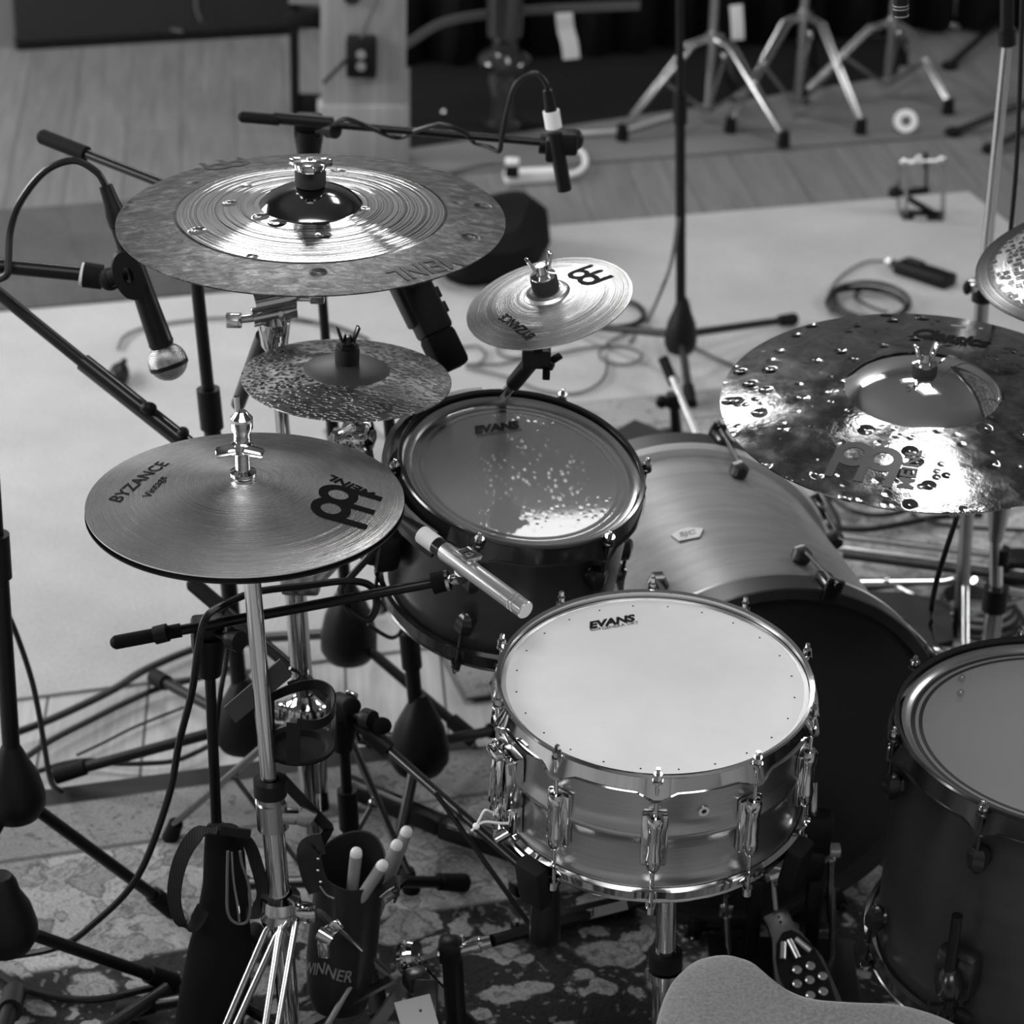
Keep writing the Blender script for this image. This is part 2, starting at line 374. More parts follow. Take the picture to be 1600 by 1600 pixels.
def ringlogo():
    # two joined rings with three bars hanging from them; unit = ring pitch, laid out in x (ring axis) and y (bars go to -y)
    sh = []
    def grid(poly): return (poly, [tuple(range(len(poly)))])
    for cx in (0, 1):
        n = 28; vs = []; fs = []
        for i in range(n):
            a = 2*math.pi*i/n; vs += [(cx+.66*math.cos(a), .66*math.sin(a)), (cx+.34*math.cos(a), .34*math.sin(a))]
        for i in range(n):
            k = (i+1) % n; fs.append((2*i, 2*k, 2*k+1, 2*i+1))
        sh.append((vs, fs))
    for x0, x1, y0, y1 in ((-.66, -.36, 0, -1.35), (.36, .66, -.4, -1.35), (1.36, 1.66, 0, -1.35)):
        vs = []; fs = []
        for j in range(6):
            y = y0+(y1-y0)*j/5; vs += [(x0, y), (x1, y)]
            if j: fs.append((2*j-2, 2*j-1, 2*j+1, 2*j))
        sh.append((vs, fs))
    return sh
# ================================================================== the room
U = Vector((math.cos(TH), math.sin(TH), 0)); V = Vector((-math.sin(TH), math.cos(TH), 0))
def UV(u, v, z=0.0): return U*u+V*v+Vector((0, 0, z))
def RM(u, v, z=0.0): p = UV(u, v, z); return Matrix.Translation(p) @ Matrix.Rotation(TH, 4, 'Z')
def slab(u0, u1, v0, v1, z0, z1): return MB().box((0, 0, (z0+z1)/2), (u1-u0, v1-v0, z1-z0)), RM((u0+u1)/2, (v0+v1)/2)
FV = 7.22                                             # back wall line
mb, M = slab(-4.2, 6.5, -1.5, FV, -.06, 0); struct('floor', mb, 'floor_planks', M)
mb, M = slab(-4.2, 6.5, -1.5, FV+.1, 4.2, 4.3); mat('ceiling_paint', .20, .8); mat('wall_paint', .22, .8); mat('wall_dark', .20, .7); mat('wall_pale', .45, .8); mat('dark_metal', .10, .3, 1)
struct('ceiling', mb, 'ceiling_paint', M)
for nm, a, mt in (('wall_back', (-4.2, 6.5, FV, FV+.1), 'wall_dark'), ('wall_left', (-4.3, -4.2, -1.5, FV), 'wall_paint'), ('wall_right', (6.5, 6.6, -1.5, FV), 'wall_paint'), ('wall_front', (-4.2, 6.5, -1.6, -1.5), 'wall_pale')):
    mb, M = slab(*a, 0, 4.2); struct(nm, mb, mt, M)
# older grey floor boards in the back part of the room, a few millimetres proud
mb, M = slab(-4.2, 6.5, 5.40, FV, 0, .003); struct('floor_back', mb, 'old_planks', M)

mb, M = slab(W(1480, 276).dot(U), 6.5, 3.9, 5.40, 0, .003); struct('floor_side', mb, 'old_planks', M)

def rug(name, label, m, u0, u1, v0, v1, t, cat='rug', z=0, **k):
    mb = MB().box((0, 0, z+t/2), (u1-u0, v1-v0, t), bev=t*.3)
    return tag(mb.build(name, m, M=RM((u0+u1)/2, (v0+v1)/2)), label, cat)
rug('area_rug', 'large plain pale wool rug behind the drums', 'pale_rug', -2.2, W(1480, 276).dot(U), 3.60, 5.46, .006)
persian('strip_pat', .22, .28, .14, .07, 15, .10, .8, .35)
rug('runner_rug', 'dark mottled patterned rug at the far left edge of the pale rug', 'strip_pat', -2.2, W(640, 430).dot(U), 5.22, 5.84, .005, z=.0062)
kc = W(727, 1100); ku = kc.dot(U); kv = kc.dot(V); kv1 = W(1000, 627).dot(V)
persian('kit_pat', .36, .24, .30, .12, 9, .30, (2.35)/2, (kv1-kv)/2)
rug('kit_rug', 'pale patterned rug lying under the bass drum and cymbal stands', 'kit_pat', ku, ku+2.35, kv, kv1, .005, z=.0062)
persian('front_pat', .30, .24, .20, .045, 16, .21, 1.40, .78, .40, .025)
rug('patterned_rug', 'worn oriental rug with dark floral centre in the foreground under the pedals', 'front_pat', -.6, 2.2, 1.70, 3.26, .006, z=.0115)
mb, M = slab(-1.15, ku-.02, 3.262, 3.312, 0, .012); o = mb.build('rug_edging', 'dark_board', M=M); tag(o, 'dark low edging board along the back edge of the oriental rug', 'edging')
# dark grey mat under the chrome tripods
mc = W(1590, 207); mu = mc.dot(U); mv = W(1250, 234).dot(V)
mb, M = slab(W(640, 262).dot(U), mu, mv, FV-.01, .003, .010); o = mb.build('floor_mat', 'grey_mat', M=M); tag(o, 'long dark grey mat under the row of chrome tripods', 'mat')

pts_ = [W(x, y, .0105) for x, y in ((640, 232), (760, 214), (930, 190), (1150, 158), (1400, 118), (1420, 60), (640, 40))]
mb = MB().prism([(p.x, p.y) for p in pts_], Matrix.Identity(4), .0105, .0125)  # flat black sheet in place of the piano's shade on the floor
solo(mb, 'shadow_sheet', 'black_fabric', 'flat black sheet standing in for shadow below the dark drape and the piano', 'cloth')

# dark drape hanging behind the chrome tripods with pale tape strips
p0 = W(660, 165); dv = p0.dot(V)+.32
mb = MB(); n = 90
vs = []; fs = []
for i in range(n+1):
    u = 1.62+(3.75-1.62)*i/n; dd = dv+.03*math.sin(i*1.1)+.02*math.sin(i*.37)
    for z in (.012, .25, .9, 1.3): vs.append(UV(u, dd+.02*z, z))
for i in range(n):
    for j in range(3): a = i*4+j; fs.append((a, a+4, a+5, a+1))
mb.add(vs, fs)
o = mb.build('drape', 'black_fabric', M=Matrix.Translation(UV(2.6, dv, 0))); 
for v in o.data.vertices: v.co -= UV(2.6, dv, 0)
so = o.modifiers.new('s', 'SOLIDIFY'); so.thickness = .004
tag(o, 'black cloth drape hanging to the floor behind the chrome tripods', 'drape')
def ystrip(name, label, pts, wd):
    Y = W(880, 165).y-.06
    mb = MB().strap([PY(x, y, Y) for x, y in pts], wd, .003, (1, 0, 0)); return solo(mb, name, 'tape_white', label, 'cloth')
ystrip('hanging_cloth', 'white rag with a narrow tail hanging in front of the dark drape', [(881, 18), (884, 45), (890, 68), (893, 92)], .045)
ystrip('hanging_cloth', 'short white rag hanging between the two nearest chrome tripods', [(1150, 8), (1152, 35), (1153, 62)], .034)

# wooden board standing behind the big cymbal with a wall box
bu0 = W(503, 255); bw = W(632, 262)
c = (bu0+bw)/2; wd = (bw-bu0).length
mat('board_wood', .22, .55); m = MATS['board_wood']; nt = m.node_tree
setin(m, 'Base Color', ramp(nt, noise(nt, objco(nt, (30, 3, 1.2)), 2, 4), [(.3, .24), (.7, .34)]))
t = thing('wooden_post', 'broad pale wooden post standing on the floor behind the big cymbal', 'post', c)
MB().box(c+Vector((0, .03, .9)), (wd, .06, 1.8), Matrix.Rotation(.08, 3, 'Z'), bev=.004).build('board', 'board_wood', t)
MB().box(c+Vector((0, .02, .08)), (wd+.02, .075, .16), Matrix.Rotation(.08, 3, 'Z'), bev=.006).build('plinth', 'board_wood', t)
p = PY(565, 88, c.y-.03)
t = thing('socket_box', 'black socket box fixed to the pale wooden post', 'socket box', p)
b = MB().box(p, (.074, .045, .100), bev=.006).build('housing', 'black_plastic', t)
for dz in (.012, -.018): MB().cyl(p+Vector((0, -.022, dz)), p+Vector((0, -.026, dz)), .012).build('socket', 'dull_chrome', t)
MB().tube([p+Vector((.0, -.01, .05)), PY(575, 30, c.y-.05), PY(592, -10, c.y-.05)], .004).build('flex', 'grey_cable', t)
MB().tube([p+Vector((-.03, -.01, -.0)), PY(535, 100, c.y-.06), PY(505, 130, c.y-.07)], .005).build('lead', 'cable', t)
mb = MB().cyl(PY(550, -6, c.y-.03), PY(550, -6, c.y-.045), .022); solo(mb, 'outlet', 'black_plastic', 'round black outlet on the wooden post above the socket box', 'outlet')
# black rack frame left of the post
fr = W(475, 190); 
t = thing('rack_frame', 'tall black open rack standing left of the wooden post', 'rack', fr)
A = [W(462, 190), W(512, 187)]
for q in A: MB().box(q+Vector((0, 0, .45)), (.022, .03, .9), bev=.002).build('upright', 'black_metal', t)
MB().box((A[0]+A[1])/2+Vector((0, 0, .035)), ((A[1]-A[0]).length, .03, .07), bev=.002).build('bottom_panel', 'black_metal', t)
q = PY(478, 28, fr.y); MB().box(q, (.09, .04, .045), bev=.002).build('cross_panel', 'black_metal', t)
q = PY(480, 2, fr.y); MB().box(q+Vector((0, -.02, .006)), (.09, .012, .012)).build('light_rail', 'plate_grey', t)
# dark cabinet front far left with cable loops
a = W(15, 60); b = W(436, 36)
t = thing('dark_cabinet', 'long dark low cabinet along the back wall at the top left', 'cabinet', (a+b)/2)
a = a-V*.12; b = b-V*.12; d = (b-a); ang = math.atan2(d.y, d.x)
MB().box((a+b)/2+Vector((0, .03, .42)), (d.length, .05, .80), Matrix.Rotation(ang, 3, 'Z')).build('panel', 'dark_board', t)
MB().box((a+b)/2+Vector((0, .02, .012)), (d.length, .07, .024), Matrix.Rotation(ang, 3, 'Z')).build('plinth', 'black_metal', t)
q = W(22, 50); MB().box(q+Vector((0.0, .03, .4)), (.05, .04, .8)).build('pale_post', 'board_wood', t)
for i, pts in enumerate(([(262, -12), (247, 22), (258, 42), (285, 50)], [(305, -14), (307, 14), (314, 33)])):
    Y = W(250, 52).y-.07
    mb = MB().tube([PY(x, y, Y) for x, y in pts], .004); solo(mb, 'wall_cable', 'grey_cable', ['grey cable curling to the right as it drops past the dark cabinet', 'grey cable hanging straight in front of the dark cabinet'][i], 'cable')

# ================================================================== frames round the overhead light panels, the last an added fill
for n_, (c_, tg, sx, sy, _p) in enumerate(PANELS_AND_FILL):
    z = Vector(c_)-Vector(tg); Mx = frame(Vector(c_)+z.normalized()*.04, z)
    if n_ == 1: Mx = Mx @ Matrix.Rotation(.35, 4, 'Z')
    mb = MB()
    for s in (-1, 1):
        mb.box((0, s*(sy/2+.05), 0), (sx+.2, .1, .06)); mb.box((s*(sx/2+.05), 0, 0), (.1, sy, .06))
    struct('panel_and_fill_trim_%d' % (n_+1), mb, 'white_plastic', Mx)

# ================================================================== drums
def wing(mb, c, n, s=1.0, x=(1, 0, 0)):
    M = frame(c, n, x); mb.cyl(c, Vector(c)+Vector(n).normalized()*.016*s, .0075*s, .006*s)
    R = M.to_3x3()
    for k in (-1, 1):
        mb.box(Vector(c)+R @ Vector((k*.016*s, 0, .012*s)), (.020*s, .006*s, .012*s), R @ Matrix.Rotation(k*-.45, 3, 'Y'), bev=.002*s)
def hoop_profile(mb, M, R, z0, h, sgn, nl, ph, flare=.010):
    """pressed hoop: rolled lip at the outside end, skirt with an ear at every lug"""
    w_ = math.pi/nl
    def fn(a, j, r, z):
        d = abs(((a-ph+w_) % (2*w_))-w_)*R; e = max(0, 1-d/.024); e = e*e*(3-2*e)
        if j in (4, 5): return r+e*.007, z-sgn*e*.004+sgn*(1-e)*.004
        return r, z
    pr = [(R-.0015, 0), (R+.003, sgn*.0015), (R+.0045, -sgn*.001), (R+.003, -sgn*.003), (R+.006, -sgn*h), (R+.006+flare*.3, -sgn*h-.0), (R+.003, -sgn*(h-.002)), (R-.0005, -sgn*(h*.55)), (R-.002, -sgn*.004)]
    pr = [(r, z0+z) for r, z in pr]
    mb.lathe(pr, M, nl*18, fn=fn, close=True)
def radialM(M, a, r, z): 
    """frame on the shell: x outward, z along axis"""
    R = M @ Matrix.Rotation(a, 4, 'Z'); return R @ Matrix.Translation((r, 0, z))

# ---------------- snare drum
sc = Vector((.169, 2.53, .658)); sn = Vector((math.tan(math.radians(-.4)), math.tan(math.radians(-5)), 1)).normalized()
SM = frame(sc, sn)
snare = thing('snare_drum', 'silver snare drum with a white coated head in the middle of the picture', 'drum', sc, M=SM)
D = .172
mb = MB(); R0 = .1755
mb.lathe([(R0-.003, -.010), (R0, -.012), (R0, -.060), (R0+.0005, -.073), (R0+.004, -.079), (R0+.0045, -.083), (R0+.004, -.087), (R0+.0005, -.092), (R0, -.104), (R0, -.140), (R0+.001, -.150), (R0+.0035, -.155), (R0+.001, -.160), (R0, -D+.006), (R0-.003, -D+.004)], None, 120)
mb.build('shell', 'snare_shell', snare, M=SM)
mb = MB().lathe([(0, -.004), (R0*.4, -.004), (R0*.8, -.004), (R0-.006, -.004), (R0-.004, -.004), (R0-.001, -.0045), (R0, -.009)], None, 96); mb.build('batter_head', 'coated_head', snare, M=SM)
MB().lathe([(R0-.0045, -.0036), (R0+.001, -.0030), (R0+.002, -.008), (R0-.001, -.008)], None, 96, close=True).build('flesh_hoop', 'silver_satin', snare, M=SM)
MB().lathe([(0, -D+.004), (R0-.001, -D+.004)], None, 64).build('snare_side_head', 'frost_head', snare, M=SM)
mb = MB(); hoop_profile(mb, SM, R0+.0035, .006, .022, 1, 10, 0); 
PH = math.radians(-90-1)
def mkhoop(R, z0, h, sgn, nl, ph, m, par, M, nm='hoop'):
    mb = MB(); hoop_profile(mb, None, R, z0, h, sgn, nl, ph); return mb.build(nm, m, par, M=M)
mkhoop(R0+.0035, .004, .024, 1, 10, PH, 'chrome', snare, SM, 'top_hoop')
mkhoop(R0+.0035, -D-.002, .022, -1, 10, PH, 'chrome', snare, SM, 'bottom_hoop')
for i in range(10):
    a = PH+i*math.pi/5
    L = radialM(SM, a, R0, 0); mb = MB()
    # beaver-tail lug: waisted block with pointed ends
    prof = [(.0, -.046), (.0075, -.048), (.010, -.052), (.0095, -.062), (.0075, -.072), (.0085, -.083), (.0075, -.094), (.0095, -.106), (.0085, -.118), (.005, -.126), (0, -.128)]
    mb.lathe(prof, L @ Matrix.Translation((.0105, 0, 0)), 14)
    mb.box((L @ Vector((.004, 0, -.085))), (.009, .030, .072), L.to_3x3(), bev=.003)
    mb.build('lug', 'chrome', snare, M=None)
    for z0, z1, zz in ((.012, -.048, .012), (-.126, -D-.010, -D-.012)):
        mb = MB()
        mb.cyl(L @ Vector((.0115, 0, z0)), L @ Vector((.0115, 0, z1)), .0026, n=10)
        mb.cyl(L @ Vector((.0115, 0, zz-.001)), L @ Vector((.0115, 0, zz-.009 if zz > 0 else zz+.009)), .0050, n=8)
        mb.lathe([(0, 0), (.0062, 0), (.0062, -.003), (0, -.003)], L @ Matrix.Translation((.0115, 0, zz-.009 if zz > 0 else zz+.011)), 14)
        if zz > 0: mb.box(L @ Vector((.0115, 0, zz+.003)), (.0042, .0042, .007), L.to_3x3())
        mb.build('tension_rod', 'chrome', snare)
# air vent
av = radialM(SM, math.radians(-90+16.5), R0, -.052)
MB().lathe([(.0028, .0030), (.0065, .0030), (.0068, .0), (.0068, -.002)], av @ Matrix.Rotation(math.pi/2, 4, 'Y'), 20).build('air_vent', 'chrome', snare)
mb = MB()
for i in range(24):
    a = math.radians(7.5+15*i); mb.cyl((.160*math.cos(a), .160*math.sin(a), -.0041), (.160*math.cos(a), .160*math.sin(a), -.0036), .0011, n=8)
mb.build('vent_dots', 'print_black', snare, M=SM)
hf = lambda r: -.004
def oz(x, y, M): return onplane(x, y, M.translation, M.to_3x3() @ Vector((0, 0, 1)))
upv = Vector((0, 1, 0))
decal(snare, SM, 'lettering', 'print_black', [textmesh('EVANS', .35, .055)], oz(921, 978, SM), oz(997, 965, SM), upv, hf, .95, lift=.0006)
decal(snare, SM, 'small_lettering', 'print_black', [textmesh('GENERA DRY')], oz(942, 980, SM), oz(999, 970, SM), upv, hf, 1, lift=.0006)
bx = [(0, 0), (1, 0), (1, .3), (0, .3)]; bi = [(.08, .07), (.92, .07), (.92, .23), (.08, .23)]
boxline = (bx+bi, [(0, 1, 5, 4), (1, 2, 6, 5), (2, 3, 7, 6), (3, 0, 4, 7)])
decal(snare, SM, 'printed_box', 'print_black', [boxline], oz(924, 982, SM), oz(939, 979, SM), upv, hf, 1, lift=.0006)
# strainer (snare throw-off) with lever, butt cord
a = math.radians(-90-62); L = radialM(SM, a, R0, 0); R3 = L.to_3x3()
mb = MB().box(L @ Vector((.012, 0, -.075)), (.024, .034, .070), R3, bev=.004).box(L @ Vector((.008, 0, -.130)), (.016, .030, .040), R3, bev=.003)
mb.build('strainer', 'chrome', snare)
MB().box(L @ Vector((.030, .004, -.066)), (.006, .020, .075), R3 @ Matrix.Rotation(-.10, 3, 'Y'), bev=.002).box(L @ Vector((.031, .004, -.030)), (.014, .026, .012), R3, bev=.004).build('lever', 'chrome', snare)
MB().cyl(L @ Vector((.022, -.006, -.10)), L @ Vector((.022, -.006, -.125)), .0075).cyl(L @ Vector((.018, .012, -.145)), L @ Vector((.034, .012, -.150)), .006).build('tension_knob', 'chrome', snare)
k = oz(752, 1283, SM)  # cord knot hangs left of strainer
Yk = (L @ Vector((.03, 0, -.12))).y
pp = lambda pts, Y: [PY(x, y, Y) for x, y in pts]
MB().tube(pp([(801, 1253), (784, 1256), (776, 1268), (778, 1273), (768, 1269), (758, 1266), (751, 1277), (744, 1291)], Yk), .0016).tube(pp([(803, 1287), (780, 1286), (760, 1284), (748, 1288), (737, 1298)], Yk), .0016).sph(PY(744, 1291, Yk), .0042).build('cord', 'white_cord', snare)

# ---------------- generic black-hooped drum
def drum(name, label, c, n, R, depth, nl, ph, shellm, headm, botm, lugs=None, hoopw=.012, rings=True):
    M = frame(c, n); t = thing(name, label, 'drum', c, M=M)
    MB().lathe([(R-.006, -.012), (R, -.012), (R, -depth+.012), (R-.006, -depth+.012)], None, 120).build('shell', shellm, t, M=M)
    MB().lathe([(R-.0065, -.012), (R-.0065, -depth+.012)], None, 96).build('inner_wall', 'inner_shell', t, M=M)
    MB().lathe([(0, -.010), (R*.4, -.010), (R*.8, -.010), (R-.018, -.010), (R-.0145, -.010), (R-.006, -.009)], None, 96).build('batter_head', headm, t, M=M)
    if rings:
        for ra, rb_ in ((.024, .0195), (.0155, .0100)): MB().lathe([(R-ra, -.0095), (R-rb_, -.0095)], None, 96).build('printed_ring', 'print_dark', t, M=M)
        MB().lathe([(R-.0085, -.0085), (R-.006, -.0065), (R-.003, -.0045), (R+.001, -.0030), (R+.002, -.008), (R-.008, -.0105)], None, 96, close=True).build('head_collar', 'head_collar', t, M=M)
    MB().lathe([(0, -depth+.010), (R-.002, -depth+.010)], None, 64).build('bottom_head', botm, t, M=M)
    mkhoop(R+.006, .002, .030, 1, nl, ph, 'hoop_black', t, M, 'top_hoop')
    mkhoop(R+.006, -depth-.002, .030, -1, nl, ph, 'hoop_black', t, M, 'bottom_hoop')
    for i in range(nl):
        a = ph+i*2*math.pi/nl
        if lugs is not None and i not in lugs: continue
        for top in (1, 0):
            L = radialM(M, a, R, 0) if top else radialM(M, a, R, -depth) @ Matrix.Rotation(math.pi, 4, 'X')
            mb = MB(); mb.lathe([(0, -.050), (.009, -.052), (.013, -.057), (.013, -.070), (.010, -.080), (.004, -.086), (0, -.087)], L @ Matrix.Translation((.011, 0, 0)), 6)
            mb.cyl(L @ Vector((0, 0, -.066)), L @ Vector((.012, 0, -.066)), .012, .009); mb.build('lug', 'black_gloss', t)
            mb = MB(); mb.cyl(L @ Vector((.0165, 0, .007)), L @ Vector((.0165, 0, -.054)), .0026, n=10)
            mb.lathe([(0, .004), (.0058, .004), (.0058, -.002), (.0072, -.003), (.0072, -.006), (0, -.006)], L @ Matrix.Translation((.0165, 0, 0)), 14)
            rod_ = mb.build('tension_rod', 'black_gloss', t); MB().box(L @ Vector((.0165, 0, .009)), (.005, .005, .009), L.to_3x3(), bev=.001).lathe([(0, .0065), (.0062, .0065), (.0062, .003), (0, .003)], L @ Matrix.Translation((.0165, 0, 0)), 14).build('rod_head', 'chrome', rod_)
    return t, M
tc = Vector((.011, 2.888, .752)); tn = Vector((math.tan(math.radians(7.5)), math.tan(math.radians(-12.5)), 1)).normalized()
tom, TM = drum('tom', 'dark rack tom with a clear scuffed head, above left of the silver snare drum', tc, tn, .147, .205, 6, math.radians(-90+42), 'tom_satin', 'clear_tom_head', 'frost_head')
hf2 = lambda r: -.0095
def ot(x, y): return oz(x, y, TM)
decal(tom, TM, 'lettering', 'print_black', [textmesh('EVANS', .3, .05)], ot(744, 668), ot(817, 659), upv, hf2, .95, lift=.0006)
decal(tom, TM, 'printed_box', 'print_black', [([(0, 0), (1, 0), (1, .07), (0, .07), (.01, .015), (.99, .015), (.99, .055), (.01, .055)], [(0, 1, 5, 4), (1, 2, 6, 5), (2, 3, 7, 6), (3, 0, 4, 7)])], ot(748, 674), ot(817, 664), upv, hf2, 1, lift=.0006)
# paper label and lug bolts seen through the clear head, on the inside of the shell
def inside(t, M, R, x, y, zz):
    # point of the inner wall along a pixel ray, entering through the head
    inv = M.inverted(); o_ = inv @ CAM; d = inv.to_3x3() @ RAY(x, y)
    A_ = d.x*d.x+d.y*d.y; B_ = 2*(o_.x*d.x+o_.y*d.y); C_ = o_.x**2+o_.y**2-R*R
    s = (-B_+math.sqrt(B_*B_-4*A_*C_))/(2*A_); return o_+d*s
Ri = .147-.0075
q = [inside(tom, TM, Ri, *p, 0) for p in ((746, 683), (800, 678), (802, 733), (744, 741))]
a0 = sum(math.atan2(v.y, v.x) for v in q)/4; z0 = sum(v.z for v in q)/4
mb = MB(); vs = []; fs = []
for i in range(9):
    a = a0+(-.5+i/8)*.040/Ri
    for z in (-.024, .024): vs.append((Ri*math.cos(a), Ri*math.sin(a), z0+z))
for i in range(8): fs.append((2*i, 2*i+2, 2*i+3, 2*i+1))
mb.add(vs, fs).build('paper_label', 'print_dark', tom, M=TM)
for px in ((698, 686), (698, 707), (697, 768), (697, 788), (857, 664), (855, 687)):
    v = inside(tom, TM, Ri, *px, 0); d = Vector((v.x, v.y, 0)).normalized()
    MB().sph(v-d*.001, .004, n=12).build('bolt_head', 'dull_chrome', tom, M=TM)
# mounting ring at the left side and bracket
br = MB(); a1 = math.radians(150)
for i in range(2):
    pass
mb = MB().lathe([(.168, -.010), (.174, -.010), (.174, -.045), (.168, -.045)], None, 40, close=True)
mb.v = mb.v; # partial arc: keep only the left half
keep = [i for i in range(40) if math.radians(100) < 2*math.pi*i/40 < math.radians(235)]
mb2 = MB()
for i in keep[:-1]:
    a = [2*math.pi*i/40, 2*math.pi*(i+1)/40]
    q = []
    for aa in a: q += [(r*math.cos(aa), r*math.sin(aa), z) for r, z in ((.169, -.008), (.176, -.008), (.176, -.046), (.169, -.046))]
    mb2.add(q, [(0, 4, 5, 1), (1, 5, 6, 2), (2, 6, 7, 3), (3, 7, 4, 0)])
mb2.build('mounting_ring', 'black_gloss', tom, M=TM)
L = radialM(TM, math.radians(200), .152, -.105)
MB().box(L @ Vector((.016, 0, 0)), (.034, .050, .060), L.to_3x3(), bev=.010).cyl(L @ Vector((.03, 0, -.02)), L @ Vector((.03, 0, .03)), .016).build('mounting_bracket', 'black_plastic', tom)
tomL = L @ Vector((.03, 0, 0))

fc = Vector((.66, 2.54, .60)); fn_ = Vector((.012, -.02, 1)).normalized()
ftom, FM = drum('floor_tom', 'large dark floor tom with a clear head at the right edge of the picture', fc, fn_, .199, .325, 8, math.radians(-90-38), 'floor_tom_satin', 'clear_floor_head', 'clear_floor_head')
for k_, aa in enumerate((math.radians(-129), math.radians(-5), math.radians(80))):
    L = radialM(FM, aa, .199, -.225)
    MB().box(L @ Vector((.014, 0, 0)), (.028, .05, .06), L.to_3x3(), bev=.009).sph(L @ Vector((.030, 0, -.01)), .026, (.6, 1, 1)).build('leg_bracket', 'black_gloss', ftom)
    p = L @ Vector((.034, 0, .09)); q = L @ Vector((.034, 0, 0)); g = Vector((q.x+(q-FM @ Vector((0, 0, -.225))).x*.12, q.y+(q-FM @ Vector((0, 0, -.225))).y*.12, .03))
    MB().tube([p, q, (q+g)/2+Vector((0, 0, .02)), g], .0065, sm=3).build('leg', 'black_metal', ftom)
    MB().cyl(g+Vector((0, 0, .03)), Vector((g.x, g.y, .0178)), .011, .014).build('rubber_foot', 'black_rubber', ftom)
    mb = MB(); wing(mb, L @ Vector((.046, .016, -.02)), L.to_3x3() @ Vector((1, .3, 0)), 1.0); mb.build('wing_screw', 'black_metal', ftom)
for px in ((1502, 1059), (1500, 1082)):
    v = inside(ftom, FM, .1915, *px, 0); d = Vector((v.x, v.y, 0)).normalized()
    MB().sph(v-d*.001, .005, n=12).build('bolt_head', 'dull_chrome', ftom, M=FM)

# ---------------- bass drum (axis lying on the floor, turned by yaw)
yaw = .256; ax = Vector((-math.sin(yaw), math.cos(yaw), 0)); bc = Vector((.347, 2.938, .272+.0175))
BM = frame(bc, -ax, (math.cos(yaw), math.sin(yaw), 0))     # z of BM points to the player
bass = thing('bass_drum', 'grey satin bass drum lying on its side behind the silver snare drum', 'drum', bc, M=BM)
R = .27; DB = .49
MB().lathe([(R-.020, -.034), (R-.014, -.034), (R-.014, -DB+.036), (R-.020, -DB+.036)], None, 128).build('shell', 'bass_satin', bass, M=BM)
for nm, za, zb in (('batter_hoop', 0, -.040), ('front_hoop', -DB+.040, -DB)):
    MB().lathe([(R-.016, za), (R-.002, za), (R, za-.002), (R, zb+.002), (R-.002, zb), (R-.016, zb)], None, 128, close=True).build(nm, 'hoop_wood', bass, M=BM) if 'hoop_wood' in MATS else None
mat('hoop_wood', .03, .42, 0, .5, .2); mat('hoop_edge', .60, .30, .35)
for nm, za, zb in (('batter_hoop', 0, -.040), ('front_hoop', -DB+.040, -DB)):
    MB().lathe([(R-.016, za), (R-.002, za), (R, za-.002), (R, zb+.002), (R-.002, zb), (R-.016, zb)], None, 128, close=True).build(nm, 'hoop_wood', bass, M=BM)
MB().lathe([(R-.014, -.0405), (R-.001, -.0405), (R+.001, -.043), (R-.002, -.046), (R-.014, -.046)], None, 128, close=True).build('rear_rim', 'hoop_edge', bass, M=BM)
MB().lathe([(R-.014, -DB+.0405), (R+.001, -DB+.0405), (R+.002, -DB+.046), (R-.003, -DB+.052), (R-.014, -DB+.052)], None, 128, close=True).build('front_rim', 'hoop_edge', bass, M=BM)
MB().lathe([(0, -.012), (R*.4, -.012), (R*.8, -.012), (R-.026, -.012), (R-.024, -.012), (R-.017, -.010)], None, 96).build('batter_head', 'dark_head', bass, M=BM)
MB().lathe([(0, -DB+.012), (R-.017, -DB+.012)], None, 96).build('front_head', 'dark_head', bass, M=BM)
def clawset(a, front):
    L = radialM(BM, a, R-.014, 0)
    s = 1 if not front else -1; zo = 0 if not front else -DB
    z = lambda t: zo-s*t
    MB().box(L @ Vector((.016, 0, z(-.001))), (.034, .026, .007), L.to_3x3(), bev=.003).box(L @ Vector((.020, 0, z(.020))), (.010, .024, .040), L.to_3x3(), bev=.004).build('claw', 'black_gloss', bass)
    MB().cyl(L @ Vector((.027, 0, z(-.006))), L @ Vector((.018, 0, z(.105))), .0032, n=10).cyl(L @ Vector((.028, 0, z(-.012))), L @ Vector((.027, 0, z(.004))), .006, n=10).build('tension_rod', 'dark_metal', bass)
    MB().lathe([(0, 0), (.009, .002), (.014, .007), (.014, .019), (.009, .027), (0, .028)], L @ Matrix.Translation((.010, 0, z(.112)-.014)), 6).cyl(L @ Vector((0, 0, z(.112))), L @ Vector((.012, 0, z(.112))), .012).build('lug', 'black_gloss', bass)
a_b = math.radians(90-17)
for i in range(8):
    clawset(a_b+i*math.pi/4, False); clawset(a_b+i*math.pi/4, True)
# pentagonal badge with letters
def onshell(x, y, M, R):
    inv = M.inverted(); o_ = inv @ CAM; d = inv.to_3x3() @ RAY(x, y)
    A_ = d.x*d.x+d.y*d.y; B_ = 2*(o_.x*d.x+o_.y*d.y); C_ = o_.x**2+o_.y**2-R*R
    s = (-B_-math.sqrt(B_*B_-4*A_*C_))/(2*A_); return M @ (o_+d*s)
b0 = onshell(1075, 836, BM, R-.014); iv = BM.inverted() @ b0; an = math.atan2(iv.y, iv.x)
nrm = BM.to_3x3() @ Vector((math.cos(an), math.sin(an), 0)); xd = onshell(1100, 831, BM, R-.014)-onshell(1050, 841, BM, R-.014)
GM = frame(b0, nrm, xd)
pent = [(.000+.021*math.cos(math.radians(90+72*i))*1.15, .018*math.sin(math.radians(90+72*i))) for i in range(5)]
bd = MB().prism(pent, GM, .0, .0025).build('badge', 'badge_plate', bass)
